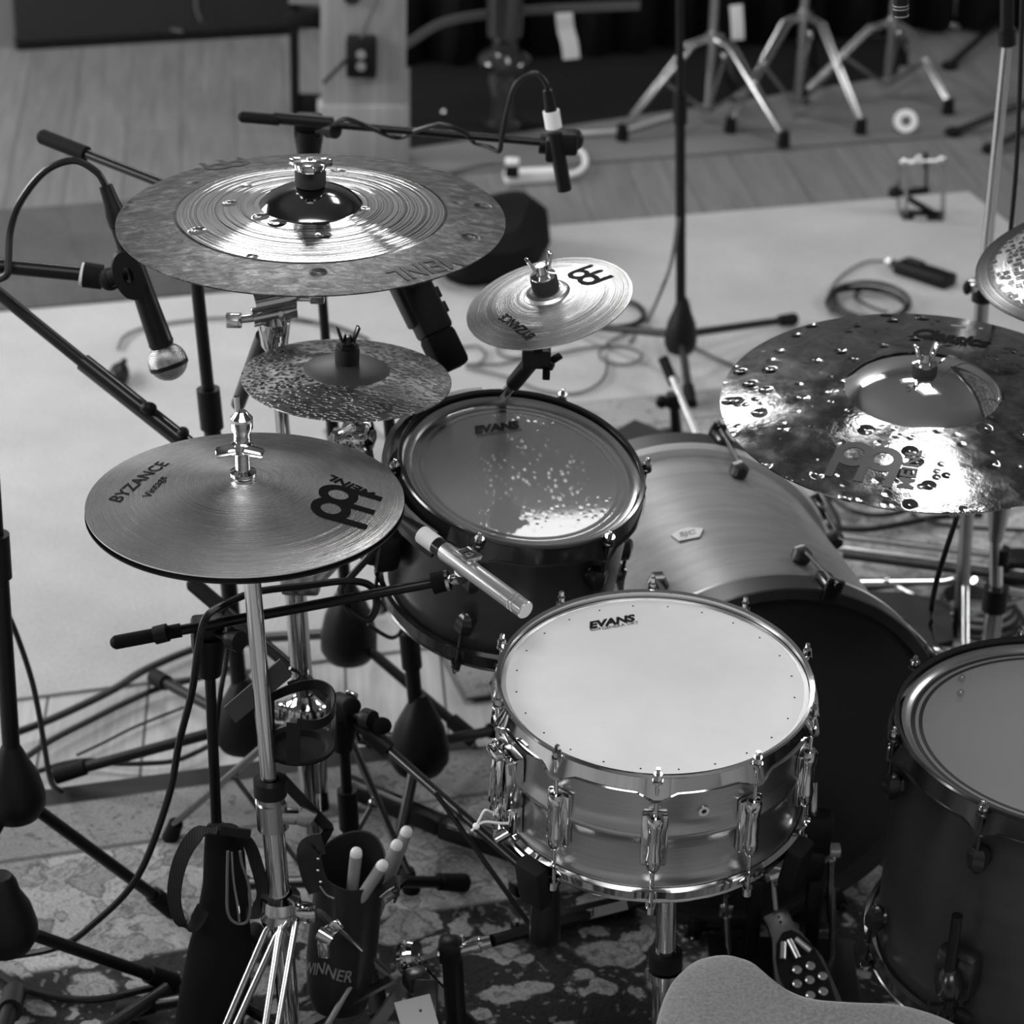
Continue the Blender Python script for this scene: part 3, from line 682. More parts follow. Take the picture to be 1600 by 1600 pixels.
tm = textmesh('SJC', 0, .03); mb = MB(); mb.add([GM @ Vector(((x-.5)*.022, (y-.2)*.022, .0028)) for x, y in tm[0]], tm[1]); o = mb.build('badge_lettering', 'print_dark', bd, flat=True)
# ================================================================== cymbals
def cymbal(label, c, n, R, br, bh, edge_h, bowm, bellm, group=None, hole=.006, split=True, name='cymbal', pw=1.0):
    """c = centre of the edge plane. edge_h = height of the bow at the bell foot, bh = bell top height"""
    M = frame(c, n); t = thing(name, label, 'cymbal', c, group, M=M)
    def h(r):
        if r < br:
            q = max(0, 1-(r/br)**2); return edge_h+(bh-edge_h)*(q**.75 if split else q**.5)
        s = (r-br)/(R-br); return edge_h*(1-s**pw) if pw != 1 else edge_h*((1-s)*.75+.25*(1-s*s))
    def surf(r0, r1, k):
        rs = [r0+(r1-r0)*i/k for i in range(k+1)]
        top = [(r, h(r)) for r in rs]; bot = [(r, h(r)-.0016) for r in rs[::-1]]
        return MB().lathe(top+bot, None, 144, close=True)
    surf(br, R, 14).build('bow', bowm, t, M=M); surf(hole, br, 10).build('bell', bellm, t, M=M)
    return t, M, h
def cp(x, y, M, h, r):   # point over the cymbal at a mean height
    Z = M.to_3x3() @ Vector((0, 0, 1)); return onplane(x, y, M.translation+Z*h(r), Z)
LG = [tuple(s) for s in ringlogo()]

# hi-hats
hc = Vector((-.299, 2.558, .862)); hn = Vector((-.012, -.004, 1)).normalized()
ht, HM, hh = cymbal('lathed bronze top hi-hat cymbal with black ring logo, left of the rack tom', hc, hn, .178, .012, .033, .0308, 'hat_bronze', 'hat_bronze', 'hi-hat pair', split=False)
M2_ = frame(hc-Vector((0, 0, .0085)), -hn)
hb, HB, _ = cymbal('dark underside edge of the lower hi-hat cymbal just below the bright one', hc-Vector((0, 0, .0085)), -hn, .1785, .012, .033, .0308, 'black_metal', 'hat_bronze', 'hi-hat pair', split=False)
r1 = cp(529, 774, HM, hh, .11); r2 = cp(517, 795, HM, hh, .11)
decal(ht, HM, 'ring_logo', 'print_black', LG, r1, r2, r1-cp(580, 776, HM, hh, .11), hh, 1, lift=.0007)
decal(ht, HM, 'lettering', 'print_black', [textmesh('MEINL', 0, .03)], cp(587, 765, HM, hh, .12), cp(518, 747, HM, hh, .12), Vector((0, -1, 0)), hh, 1, lift=.0007)
script = lambda s: textmesh(s, .25, .01)
decal(ht, HM, 'script_lettering', 'print_black', [script('BYZANCE')], cp(187, 783, HM, hh, .13), cp(268, 727, HM, hh, .13), Vector((-1, 0, 0)), hh, 1.2, lift=.0007)
decal(ht, HM, 'small_lettering', 'print_black', [script('Vintage')], cp(236, 780, HM, hh, .12), cp(262, 752, HM, hh, .12), Vector((-1, 0, 0)), hh, 1, lift=.0007)

# big crash
cc = Vector((-.245, 2.837, 1.093)); cn = Vector((-.007, -.012, 1)).normalized()
ct, CM, ch = cymbal('largest left cymbal with raw dark rim and polished grooved band around its bell', cc, cn, .2286, .060, .044, .0205, 'crash_bow', 'crash_bell')
r1 = cp(341, 257, CM, ch, .19); r2 = cp(370, 253, CM, ch, .19)
decal(ct, CM, 'ring_logo', 'print_dark', LG, r1, r2, Vector((0, -1, 0)), ch, 1, lift=.0006)
decal(ct, CM, 'lettering', 'print_dark', [textmesh('MEINL', 0, .02)], cp(706, 396, CM, ch, .19), cp(602, 424, CM, ch, .19), Vector((0, -1, 0)), ch, 1.2, lift=.0006)

# stack / small dark
kc_ = Vector((-.204, 2.826, .895)); kn = Vector((.03, .022, 1)).normalized()
kt, KM, kh = cymbal('small dark hammered cymbal with a flat grey bell, below the big left cymbal', kc_, kn, .127, .052, .022, .012, 'stack_bow', 'stack_bell')
# splash
pc = Vector((.038, 2.842, .995)); pn = Vector((-.24, -.148, 1)).normalized()
pt, PM, ph_ = cymbal('smallest bright smooth splash cymbal above the rack tom', pc, pn, .1016, .028, .020, .013, 'splash_bronze', 'splash_bronze', split=False)
r1 = cp(905, 432, PM, ph_, .07); r2 = cp(920.5, 440, PM, ph_, .07)
decal(pt, PM, 'ring_logo', 'print_black', LG, r1, r2, Vector((-.1, -1, 0)), ph_, 1, lift=.0006)
decal(pt, PM, 'script_lettering', 'print_black', [script('BYZANCE')], cp(836, 520, PM, ph_, .06), cp(790, 490, PM, ph_, .06), Vector((0, -1, 0)), ph_, 1.2, lift=.0006)

# ride
rc = Vector((.515, 2.96, .817)); rn = Vector((-.028, -.089, 1)).normalized()
rt_, RMx, rh = cymbal('large dark polished cymbal full of dents with a mirror-like bell, right of the bass drum', rc, rn, .254, .098, .052, .024, 'ride_bow', 'ride_bell')
decal(rt_, RMx, 'lettering', 'print_black', [textmesh('Classics', .3, .04)], cp(1424, 527, RMx, rh, .17), cp(1545, 545, RMx, rh, .17), upv, rh, 1.5, lift=.0007)
decal(rt_, RMx, 'small_lettering', 'print_black', [textmesh('custom', .2, .02)], cp(1442, 531, RMx, rh, .16), cp(1510, 543, RMx, rh, .16), upv, rh, .8, lift=.0007)
r1 = cp(1335, 709, RMx, rh, .17); r2 = cp(1380, 718, RMx, rh, .17)
decal(rt_, RMx, 'ring_logo', 'print_dark', LG, r1, r2, upv, rh, 1, lift=.0006)
decal(rt_, RMx, 'side_lettering', 'print_dark', [textmesh('MEINL', 0, .03)], cp(1426, 762, RMx, rh, .2), cp(1440, 714, RMx, rh, .2), Vector((-1, 0, 0)), rh, 1, lift=.0006)
decal(rt_, RMx, 'rim_lettering', 'print_dark', [textmesh('HAMMERED', 0, .03)], cp(1532, 791, RMx, rh, .22), cp(1482, 795, RMx, rh, .22), Vector((0, -1, 0)), rh, 1.3, lift=.0006)
decal(rt_, RMx, 'sticker', 'plate_grey', [([(0, 0), (1, 0), (1, .36), (0, .36)], [(0, 1, 2, 3)])], cp(1486, 508, RMx, rh, .2), cp(1510, 510, RMx, rh, .2), upv, rh, 1, lift=.0006)
# upper right
uc = Vector((.79, 3.09, .97)); un = Vector((-.186, -.057, 1)).normalized()
ut, UMx, uh = cymbal('cross-hammered grid-patterned cymbal cut off by the right edge', uc, un, .2, .06, .045, .025, 'grid_bow', 'grid_bow')

# ================================================================== stands
Z3 = Vector((0, 0, 1))
RUGZ = .0175
def collar(mb, a, b, r, r2=None): mb.cyl(a, b, r, r2, n=20)
def topper(t, M, h0, kind='wing', s=1.0, felt=.02, rod=.03):
    """felt, rod and wing nut over a cymbal whose bell top is at height h0 in frame M"""
    o_ = M.translation; Z = M.to_3x3() @ Z3; a = o_+Z*(h0-.001)
    MB().lathe([(.004, 0), (.0155*s, 0), (.0165*s, .003), (.0165*s, felt-.003), (.0155*s, felt), (.004, felt)], M @ Matrix.Translation((0, 0, h0-.0012)), 28).build('felt', 'felt' if kind != 'wood' else 'dark_board', t)
    b = a+Z*felt
    MB().cyl(o_-Z*.03, b+Z*rod, .0042, n=12).build('rod', 'chrome', t)
    mb = MB()
    if kind == 'wing':
        M_ = frame(b, Z, (1, .5, 0)); mb.lathe([(0, 0), (.015*s, 0), (.015*s, .002), (.008*s, .007*s), (.0065*s, .018*s), (0, .019*s)], M_, 20)
        for k in (-1, 1): mb.box(M_ @ Vector((k*.0135*s, 0, .013*s)), (.013*s, .005*s, .012*s), M_.to_3x3() @ Matrix.Rotation(k*-.5, 3, 'Y'), bev=.0018*s)
    elif kind == 'tall':
        M_ = frame(b, Z, (1, .3, 0)); mb.lathe([(0, 0), (.015*s, 0), (.0155*s, .003), (.007*s, .006*s), (.0055*s, .016*s), (0, .016*s)], M_, 20)
        for k in (-1, 1): mb.box(M_ @ Vector((k*.011*s, 0, .019*s)), (.004*s, .012*s, .022*s), M_.to_3x3() @ Matrix.Rotation(k*.35, 3, 'Y'), bev=.0012*s)
    elif kind == 'star':
        M_ = frame(b, Z); mb.lathe([(0, 0), (.016*s, 0), (.018*s, .003), (.018*s, .009), (.010*s, .012), (0, .012)], M_, 24)
        for k in range(3):
            a_ = 2*math.pi*k/3+.5; mb.box(M_ @ Vector((.016*s*math.cos(a_), .016*s*math.sin(a_), .006)), (.016*s, .014*s, .010), M_.to_3x3() @ Matrix.Rotation(a_, 3, 'Z'), bev=.003)
    mb.build('wing_nut', 'black_gloss' if kind == 'tall' and s < .95 else 'chrome', t)
def tripod_legs(t, c, zc, feet, m='chrome', r=.0065, zlow=None, rods=True, fz=RUGZ, double=False, foot='rubber_foot'):
    """legs from a collar (c.x, c.y, zc) down to feet; struts from a lower collar"""
    for f in feet:
        f = Vector(f); top = Vector((c.x, c.y, zc)); d = Vector((f.x-c.x, f.y-c.y, 0)).normalized()
        sd = Vector((-d.y, d.x, 0)); top = top+d*.018; end = Vector((f.x, f.y, fz+.018))
        mb = MB()
        k1 = top+d*.018+Vector((0, 0, -.012))
        for s in ((-1, 1) if double else (0,)):
            mb.tube([top+sd*s*.008, k1+sd*s*.009, end+sd*s*.005], r if not double else r*.72, n=10, sm=0)
        if zlow is not None:
            lo = Vector((c.x, c.y, zlow))+d*.015; mid = top.lerp(end, .52); mb.tube([lo, mid], r*.6, n=8, sm=0); mb.sph(mid, r*1.25, n=10)
        leg = mb.build('leg', m, t)
        MB().cyl(end+(top-end).normalized()*.02, Vector((f.x, f.y, fz+.001)), .011, .013, n=14).build(foot, 'black_rubber', leg)

# ---- hi-hat stand
hx, hy = hc.x, hc.y
t = thing('hi_hat_stand', 'chrome hi-hat stand carrying the bright lathed hi-hats', 'stand', (hx, hy, 0))
P3 = lambda z: Vector((hx+.052*(.862-z), hy, z))
MB().cyl(P3(.06), P3(.44), .0135, n=24).build('lower_tube', 'chrome', t)
MB().cyl(P3(.44), P3(.827), .0100, n=24).build('upper_tube', 'chrome', t)
MB().cyl(P3(.828), P3(.845), .017, .013).build('cup', 'black_plastic', t)
MB().cyl(P3(.40), P3(.99), .0033, n=10).build('pull_rod', 'chrome', t)
mb = MB().lathe([(0, 0), (.0145, 0), (.0150, .004), (.0085, .007), (.0085, .026), (.0125, .029), (.0125, .040), (.0095, .042), (.0095, .052), (.0125, .058), (.0125, .070), (.009, .074), (.006, .078), (0, .078)], Matrix.Translation(P3(.862+.0325)), 24)
mb.build('clutch', 'chrome', t)
mb = MB()
for k in (-1, 1): mb.box(P3(.862+.066)+Vector((k*.0150, -.012, .001)), (.024, .012, .009), Matrix.Rotation(k*.25, 3, 'Y') @ Matrix.Rotation(.6, 3, 'X'), bev=.003)
mb.build('wing_screw', 'chrome', t)
mb = MB(); collar(mb, P3(.425), P3(.462), .019); collar(mb, P3(.462), P3(.470), .017)
mb.box(P3(.445)+Vector((.022, -.006, 0)), (.022, .014, .018), bev=.003); mb.box(P3(.440)+Vector((.040, -.010, .006)), (.022, .006, .026), Matrix.Rotation(.5, 3, 'Y'), bev=.003); mb.build('height_clamp', 'dull_chrome', t)
MB().lathe([(.0115, 0), (.020, .002), (.020, .022), (.0115, .024)], Matrix.Translation(P3(.470)), 28, close=True).build('bushing', 'black_plastic', t)
mb = MB().lathe([(.013, 0), (.024, .003), (.026, .012), (.022, .020), (.026, .026), (.024, .040), (.014, .044)], Matrix.Translation(P3(.285)), 28)
mb.box(P3(.305)+Vector((.032, -.008, 0)), (.026, .018, .020), bev=.004); mb.build('leg_collar', 'chrome', t)
mb = MB(); wing(mb, P3(.292)+Vector((.047, -.014, -.01)), Vector((1, -.35, -.4)), 1.2, (0, 0, 1)); mb.build('wing_screw', 'chrome', t)
hx += .045
tripod_legs(t, P3(0)-Vector((.045, 0, 0)), .30, [(hx-.14, hy-.15, 0), (hx+.15, hy+.17, 0), (hx-.045, hy-.26, 0)], 'dull_chrome', .0062, .06, double=True)
MB().box((hx-.03, hy-.16, .024), (.075, .24, .010), bev=.003).box((hx-.03, hy-.20, .055), (.07, .20, .006), Matrix.Rotation(.16, 3, 'X'), bev=.003).build('footboard', 'dull_chrome', t)
MB().cyl((hx, hy, .06), (hx, hy-.05, .045), .004).build('pull_chain', 'chrome', t)

# ---- chrome boom stand behind (big crash on its boom, small cymbal on an arm)
by_ = 2.945; _a = PY(430, 500, by_); _b = PY(482, 1200, by_)
def B3(z, dx=0): return Vector((_b.x+(_a.x-_b.x)*(z-_b.z)/(_a.z-_b.z)+dx, by_, z))
bx_ = B3(0).x
t = thing('cymbal_stand', 'chrome boom cymbal stand carrying the big raw-rimmed cymbal at left', 'stand', (bx_, by_, 0))
til = PY(428, 487, by_)
MB().cyl(B3(.05), B3(.60), .0145, n=24).build('lower_tube', 'chrome', t)
MB().cyl(B3(.60), Vector((til.x, til.y, til.z-.02)), .0095, n=24).build('upper_tube', 'chrome', t)
e1 = CM @ Vector((0, 0, -.005)); rear = PY(372, 632, by_+.12); dirb = (e1-til)
mb = MB().lathe([(.010, -.055), (.017, -.045), (.021, -.012), (.012, 0)], Matrix.Translation(til+Vector((0, 0, 0))), 24)
mb.cyl(til+Vector((-.024, -.010, .014)), til+Vector((.024, .006, .020)), .017, n=24).cyl(til+Vector((-.026, -.012, -.004)), til+Vector((.026, .006, .002)), .012, n=24)
mb.box(til+Vector((0, 0, -.01)), (.030, .026, .034), bev=.005); mb.build('tilter', 'chrome', t)
mb = MB(); mb.cyl(til+Vector((-.022, -.012, -.004)), til+Vector((-.046, -.016, -.006)), .005); mb.box(til+Vector((-.048, -.017, -.006)), (.020, .010, .018), bev=.002); mb.build('wing_screw', 'chrome', t); mb = MB()
mb.cyl(til+Vector((.02, .004, .018)), til+Vector((.05, -.01, .024)), .005).box(til+Vector((.055, -.012, .026)), (.018, .01, .016), bev=.002); mb.build('wing_screw', 'chrome', t)
MB().tube([til+Vector((0, 0, .016)), e1+Vector((.0, .05, -.045)), e1+Vector((0, .01, -.02)), e1], .0065, n=12).build('boom_arm', 'chrome', t)
MB().cyl(PY(412, 525, by_+.03), rear, .0105, .0095, n=20).build('boom_tail', 'dark_metal' if 'dark_metal' in MATS else mat('dark_metal', .10, .3, 1), t)
topper(t, CM, .0445, 'star', 1.1, felt=.020, rod=.014)
mb = MB(); collar(mb, B3(.585), B3(.615), .021); collar(mb, B3(.615), B3(.628), .016)
mb.box(B3(.60)+Vector((.026, -.004, 0)), (.026, .018, .022), bev=.004); mb.build('height_clamp', 'chrome', t)
mb = MB(); wing(mb, B3(.625)+Vector((.018, -.02, 0)), (0, -.3, 1), 1.4); mb.build('wing_screw', 'chrome', t)
# multi clamp that takes the small dark cymbal and the tom
mb = MB(); mb.box(B3(.560)+Vector((.01, -.01, 0)), (.052, .046, .034), bev=.007).cyl(B3(.56)+Vector((.03, -.02, 0)), tomL+Vector((-.03, 0, .0)), .009); mb.build('multi_clamp', 'dull_chrome', t)
MB().tube([tomL+Vector((-.06, 0, 0)), tomL], .0105, n=14, sm=0).build('tom_arm', 'black_metal', t)
# tripod
mb = MB().lathe([(.015, 0), (.028, .002), (.032, .016), (.028, .034), (.020, .040), (.015, .050)], Matrix.Translation(B3(.33)), 28).box(B3(.352)+Vector((.032, -.01, 0)), (.03, .03, .03), bev=.006).box(B3(.352)+Vector((-.030, -.01, .004)), (.02, .024, .024), bev=.006); mb.build('leg_collar', 'chrome', t)
mb = MB(); wing(mb, B3(.352)+Vector((.050, -.014, .0)), (1, -.3, .2), 1.5, (0, 0, 1)); mb.build('wing_screw', 'chrome', t)
f0 = W(643, 1392, RUGZ)
tripod_legs(t, B3(0), .34, [f0, W(266, 1310, RUGZ), (bx_-.02, by_+.27, 0)], 'dark_chrome' if 'dark_chrome' in MATS else (mat('dark_chrome', .25, .15, 1) and 'dark_chrome'), .0065, .07, double=True)

# ---- small clamp assembly above tom's left: holds the small dark cymbal
q = PY(560, 680, 2.90)
t = thing('cymbal_clamp', 'chrome ring clamp with a short arm under the small dark cymbal', 'clamp', q)
mb = MB().lathe([(.012, -.018), (.019, -.016), (.021, -.004), (.019, 0), (.021, .004), (.019, .016), (.012, .018)], frame(q, (1, -.35, .15)), 28, close=True); mb.build('ring_clamp', 'chrome', t)
mb = MB().cyl(q+Vector((-.03, .01, -.004)), q+Vector((.02, -.01, .004)), .0085); mb.cyl(q+Vector((-.03, .01, -.006)), q+Vector((-.035, -.025, -.004)), .006); mb.build('clamp_bolt', 'chrome', t)
kb = KM @ Vector((0, 0, -.004))
MB().tube([q+Vector((-.02, .005, .0)), kb+Vector((.01, .01, -.06)), kb+Vector((0, 0, -.03)), kb], .006, n=10).build('arm', 'chrome', t)
MB().tube([q+Vector((.01, 0, -.01)), q+Vector((.012, .01, -.06)), tomL+Vector((-.03, .01, .04)), tomL+Vector((-.04, 0, .012))], .007, n=10).build('lower_arm', 'dull_chrome', t)
topper(t, KM, .0215, 'tall', .9, felt=.020, rod=.018)

# ---- splash arm: short black clamp and chrome rod rising behind the tom
pb = PM @ Vector((0, 0, -.004)); lo = PY(792, 612, 3.02)
t = thing('splash_arm', 'black and chrome arm rising from behind the rack tom to the splash cymbal', 'arm', lo)
mid = PY(838, 556, 2.93)
MB().cyl(lo+(lo-mid)*.6, mid, .0068, n=14).build('rod', 'chrome', t)
MB().cyl(lo.lerp(mid, .25), mid+(mid-lo)*.05, .0105, n=14).box(mid, (.036, .03, .026), bev=.004).cyl(mid+Vector((0, 0, .0)), pb, .006).box(mid.lerp(pb, .4)+Vector((.012, -.004, 0)), (.042, .02, .014), Matrix.Rotation(-.3, 3, 'Y'), bev=.003).build('tilter', 'black_plastic', t)
mb = MB(); wing(mb, mid+Vector((.010, -.008, -.006)), (1, -.4, -.3), .8); mb.build('wing_screw', 'black_plastic', t)
topper(t, PM, .0195, 'tall', 1.0, felt=.017, rod=.012)
TR_last = t

# ---- ride stand
t = thing('cymbal_stand', 'chrome stand with black collars under the large dented cymbal at right', 'stand', W(1532, 1100, RUGZ))
g = W(1532, 1120, RUGZ); X0, Y0 = g.x, g.y
a1 = PY(1558, 806, Y0); 
ptop = Vector((X0+.004, Y0, a1.z+.02))
MB().cyl((X0, Y0, .05), (X0+.001, Y0, PY(1545, 935, Y0).z), .0145, n=20).build('lower_tube', 'dull_chrome', t)
MB().cyl((X0+.001, Y0, PY(1545, 935, Y0).z), PY(1557, 815, Y0), .0105, n=20).build('upper_tube', 'chrome', t)
z1 = PY(1545, 935, Y0).z; z2 = PY(1555, 860, Y0).z
MB().cyl((X0, Y0, z1-.02), (X0, Y0, z1+.02), .020).build('collar', 'black_plastic', t)
MB().cyl((X0+.002, Y0, z2-.022), (X0+.002, Y0, z2+.004), .0125).build('sleeve', 'black_plastic', t)
q = PY(1560, 808, Y0)
MB().lathe([(.011, -.04), (.018, .02), (.018, .03), (.01, .03)], Matrix.Translation(q), 20, close=True).build('tilter_cup', 'dull_chrome', t)
rb = RMx @ Vector((0, 0, -.004))
MB().tube([q+Vector((.002, 0, .02)), q+Vector((-.01, .0, .045)), rb+Vector((.03, .0, -.045)), rb], .0065, n=10).build('boom_arm', 'chrome', t)
topper(t, RMx, .0515, 'tall', 1.0, felt=.010, rod=.004)
tripod_legs(t, Vector((X0, Y0, 0)), .13, [(X0-.17, Y0+.20, 0), (X0+.28, Y0+.05, 0), (X0+.02, Y0-.27, 0)], 'dull_chrome', .0075, .05)

# ---- tall thin chrome pole of the upper right cymbal stand
g = W(1496, 1010, RUGZ); Yp = g.y
t = thing('cymbal_stand', 'tall thin chrome pole rising past the grid-patterned cymbal at the right edge', 'stand', g)
top = PY(1574, -40, Yp); cz = PY(1536, 448, Yp); 
MB().cyl(Vector((g.x, g.y, .04)), cz, .0115, n=18).build('lower_tube', 'dull_chrome', t)
MB().cyl(cz, PY(1573, 72, Yp), .0088, n=18).build('upper_tube', 'chrome', t)
MB().cyl(PY(1573, 72, Yp), top, .0105, n=18).build('grip', 'black_metal', t)
MB().cyl(PY(1574, 70, Yp), PY(1573, 45, Yp), .0135, n=18).build('bushing', 'black_plastic', t)
MB().cyl(PY(1534, 470, Yp), PY(1537, 437, Yp), .0165, n=18).build('collar', 'black_plastic', t)
mb = MB(); q = PY(1519, 447, Yp-.02); mb.cyl(q, cz, .006).sph(q, .012); mb.build('wing_screw', 'chrome', t)
MB().sph(PY(1511, 450, Yp-.03), .011, (.6, 1, 1)).build('rubber_cap', 'black_rubber', t)
ub = UMx @ Vector((0, 0, -.004)); MB().tube([PY(1538, 430, Yp), ub+Vector((-.02, .0, -.06)), ub+Vector((0, 0, -.03)), ub+Vector((0, 0, .06))], .0065, n=10).build('boom_arm', 'chrome', t)
tripod_legs(t, g, .14, [(g.x-.20, g.y+.18, 0), (g.x+.24, g.y+.12, 0), (g.x-.02, g.y-.22, 0)], 'dull_chrome', .007, .07)

# ---- microphone stands
def boxy(mb, a, b, w, bev=.003):
    a = Vector(a); b = Vector(b); M = frame((a+b)/2, b-a); mb.box((a+b)/2, (w, w, (b-a).length), M.to_3x3(), bev=bev)
def micstand(label, hub, feet, top, r=.0105, hubr=.036, hubh=.09, group=None, sleeve=None, fz=RUGZ, m='black_metal'):
    hub = Vector(hub); t = thing('microphone_stand', label, 'stand', (hub.x, hub.y, 0), group)
    MB().lathe([(0, 0), (hubr*.8, .004), (hubr, .02), (hubr, hubh*.35), (hubr*.84, hubh*.62), (hubr*.55, hubh*.85), (r*1.6, hubh*1.0), (r*1.1, hubh*1.1), (0, hubh*1.12)], Matrix.Translation(hub-Vector((0, 0, hubh*.4))), 28).build('hub', 'black_plastic', t)
    if top is not None:
        k = hub.lerp(Vector(top), sleeve or .5)
        MB().cyl(hub, k, r*1.15, n=18).build('lower_tube', m, t); MB().cyl(k, top, r*.85, n=18).build('upper_tube', m, t)
        ax_ = (Vector(top)-hub).normalized(); MB().cyl(k-ax_*.03, k+ax_*.03, r*1.55, n=18).build('height_clutch', 'black_plastic', t)
    for f in feet:
        f = Vector(f); e = Vector((f.x, f.y, fz+.014)); d = (e-hub).normalized()
        leg = MB().cyl(hub+d*.02+Vector((0, 0, -.004)), e, .0085, n=12).build('leg', m, t)
        MB().cyl(e-d*.045, e+d*.004, .0125, .014, n=14).build('rubber_foot', 'black_rubber', leg)
    return t
def boom(t, a, b, piv, r=.0072, tail=None, cw=.085, m='black_metal', cf=1.4):
    a = Vector(a); b = Vector(b); d = (b-a).normalized()
    MB().cyl(a, b, r, n=14).build('boom_arm', m, t)
    if cw: MB().cyl(a-d*.004, a+d*cw, r*cf, n=16).sph(a-d*.002, r*cf*.97, n=14).build('counterweight', 'black_rubber', t)
    if piv is not None:
        piv = Vector(piv); mb = MB().box(piv, (.040, .030, .034), frame(piv, Z3, d).to_3x3(), bev=.006)
        mb.lathe([(0, 0), (.021, 0), (.021, -.012), (.014, -.055), (0, -.055)], Matrix.Translation(piv+Vector((0, 0, -.006))), 18)
        mb.cyl(piv, piv+Vector((.03, -.025, .004)), .006).cyl(piv+Vector((.03, -.025, .004)), piv+Vector((.042, -.035, .006)), .013, n=10)
        mb.build('boom_clutch', 'black_plastic', t)

# overhead boom at the top, behind the big cymbal
hub = W(545, 985, .15); Yo = hub.y
piv = PY(482, 196, Yo)
t = micstand('black boom stand behind the big left cymbal with its arm across the top', hub, [W(738, 1166, RUGZ), W(400, 1010, RUGZ)+Vector((-.02, 0, 0)), hub+Vector((.04, .30, 0))], piv, .0085, .045, .13)
ba = PY(382, 183, Yo-.02); bb = PY(845, 222, Yo-.05)
boom(t, ba, bb, piv, .0058, cw=.05)
MB().cyl(PY(428, 184, Yo-.02), PY(520, 192, Yo-.03), .0090, n=16).build('boom_sleeve', 'black_plastic', t)
mc0 = PY(872, 222, Yo-.05)
mb = MB().cyl(PY(843, 224, Yo-.05), PY(858, 226, Yo-.05), .0145, n=16).box(PY(880, 222, Yo-.06), (.042, .03, .034), bev=.006).sph(PY(899, 219, Yo-.05), .012, (1, 1, 1.3)).box(PY(862, 232, Yo-.06), (.018, .03, .034), bev=.004); mb.build('microphone_clip', 'black_plastic', t)
ma = PY(857, 150, Yo-.07); mz = PY(882, 297, Yo-.07); d = (mz-ma).normalized(); q = lambda s: ma.lerp(mz, s)
t = thing('microphone', 'small black pencil microphone with white label band in the clip of the overhead boom', 'microphone', q(.5))
MB().cyl(q(.38), q(1), .0105, n=20).build('body', 'black_metal', t)
MB().cyl(q(-.06), q(.30), .0065, .0105, n=20).build('plug', 'black_plastic', t)
MB().cyl(q(.155), q(.33), .0118, n=20).build('label_band', 'tape_white', t)
t = MB().tube([q(-.05), PY(852, 128, Yo-.07), PY(835, 114, Yo-.07), PY(806, 132, Yo-.07), PY(792, 175, Yo-.07), PY(784, 215, Yo-.07), PY(780, 236, Yo-.07), PY(764, 230, Yo-.05), PY(740, 222, Yo-.02), PY(725, 207, Yo-.06), PY(690, 195, Yo-.07), PY(655, 202, Yo-.05), PY(620, 215, Yo-.02), PY(570, 196, Yo-.06), PY(540, 186, Yo-.06), PY(520, 196, Yo-.04), PY(495, 206, Yo-.02)], .0036, sm=5)
solo(t, 'microphone_cable', 'cable', 'black cable looping up from the overhead pencil microphone and wound round its boom', 'cable')

# stand whose arm crosses behind the big cymbal and carries the boxy microphone
hub = W(380, 1128, .13); Yb = hub.y; piv = PY(293, 305, Yb)
t = micstand('black boom stand standing just behind the hi-hats, arm passing under the big cymbal', hub, [W(92, 1238, 0), W(245, 1085, 0), W(735, 1182, RUGZ)+Vector((-.12, .01, 0))], piv, .0108, .045, .11, sleeve=.62)
e2 = PY(645, 440, Yb-.25)
boom(t, PY(70, 215, Yb+.08), e2, piv, .0066, cw=.075, cf=1.6)
# boxy microphone
a = PY(628, 412, 3.06); b = PY(707, 574, 3.0); d = (b-a).normalized(); Mx = frame(a.lerp(b, .5), d, (1, .4, 0)); R3 = Mx.to_3x3(); q = lambda s: a.lerp(b, s)
t = thing('microphone', 'large black boxy microphone hanging behind the small dark cymbal', 'microphone', q(.5))
Lm = (b-a).length
MB().box(q(.33), (.044, .036, Lm*.70), R3, bev=.006).build('body', 'black_plastic', t)
MB().box(q(.84), (.044, .036, Lm*.36), R3, bev=.008).build('grille', 'black_fabric', t)
mb = MB()
for s in (.20, .36, .50): mb.box(q(s)+R3 @ Vector((.0225, 0, 0)), (.006, .030, Lm*.10), R3, bev=.001)
mb.build('rib', 'black_plastic', t)
MB().box(q(.3)+R3 @ Vector((-.022, 0, 0)), (.012, .026, Lm*.5), R3, bev=.004).cyl(q(.05), e2, .009).build('clip', 'black_plastic', t)

# stand behind the tom
hub = W(655, 1160, .12)
t = micstand('black straight stand behind and left of the rack tom with a round hub', hub, [W(560, 1145, RUGZ)+Vector((-.02, 0, 0)), W(790, 1150, RUGZ), hub+Vector((-.03, -.23, 0))], PY(607, 650, hub.y), .0098, .045, .12, sleeve=.30)

# hi-hat microphone: boom from the stand that carries the black bag
Ym = 2.66
piv = PY(325, 985, Ym); base = Vector((piv.x+.012, Ym, .02))
g = PY(352, 1330, Ym); foot = Vector((piv.x, Ym, .12))
t = micstand('black boom stand in front at left with a long black bag hung on it', (piv.x+.004, Ym, .10), [W(262, 1556, RUGZ)+Vector((-.05, -.05, 0)), (piv.x+.24, Ym-.12, 0), (piv.x+.02, Ym+.22, 0)], piv, .0080, .038, .09, sleeve=.42)
be = PY(690, 908, 2.70)
boom(t, PY(185, 1003, Ym-.04), be, piv, .0063, cw=.075, cf=1.35)
MB().cyl(PY(242, 993, Ym-.03), PY(262, 988, Ym-.03), .0110, n=16).build('boom_stop', 'black_plastic', t)
mb = MB().cyl(PY(676, 912, 2.70), PY(702, 906, 2.70), .0135, .0125, n=20); mb.build('clip_sleeve', 'black_rubber', t)
MB().cyl(PY(697, 907, 2.70), PY(702, 906, 2.70), .0138, n=20).cyl(PY(702, 906, 2.70), PY(722, 902, 2.68), .0085, n=16).build('clip_thread', 'chrome', t)
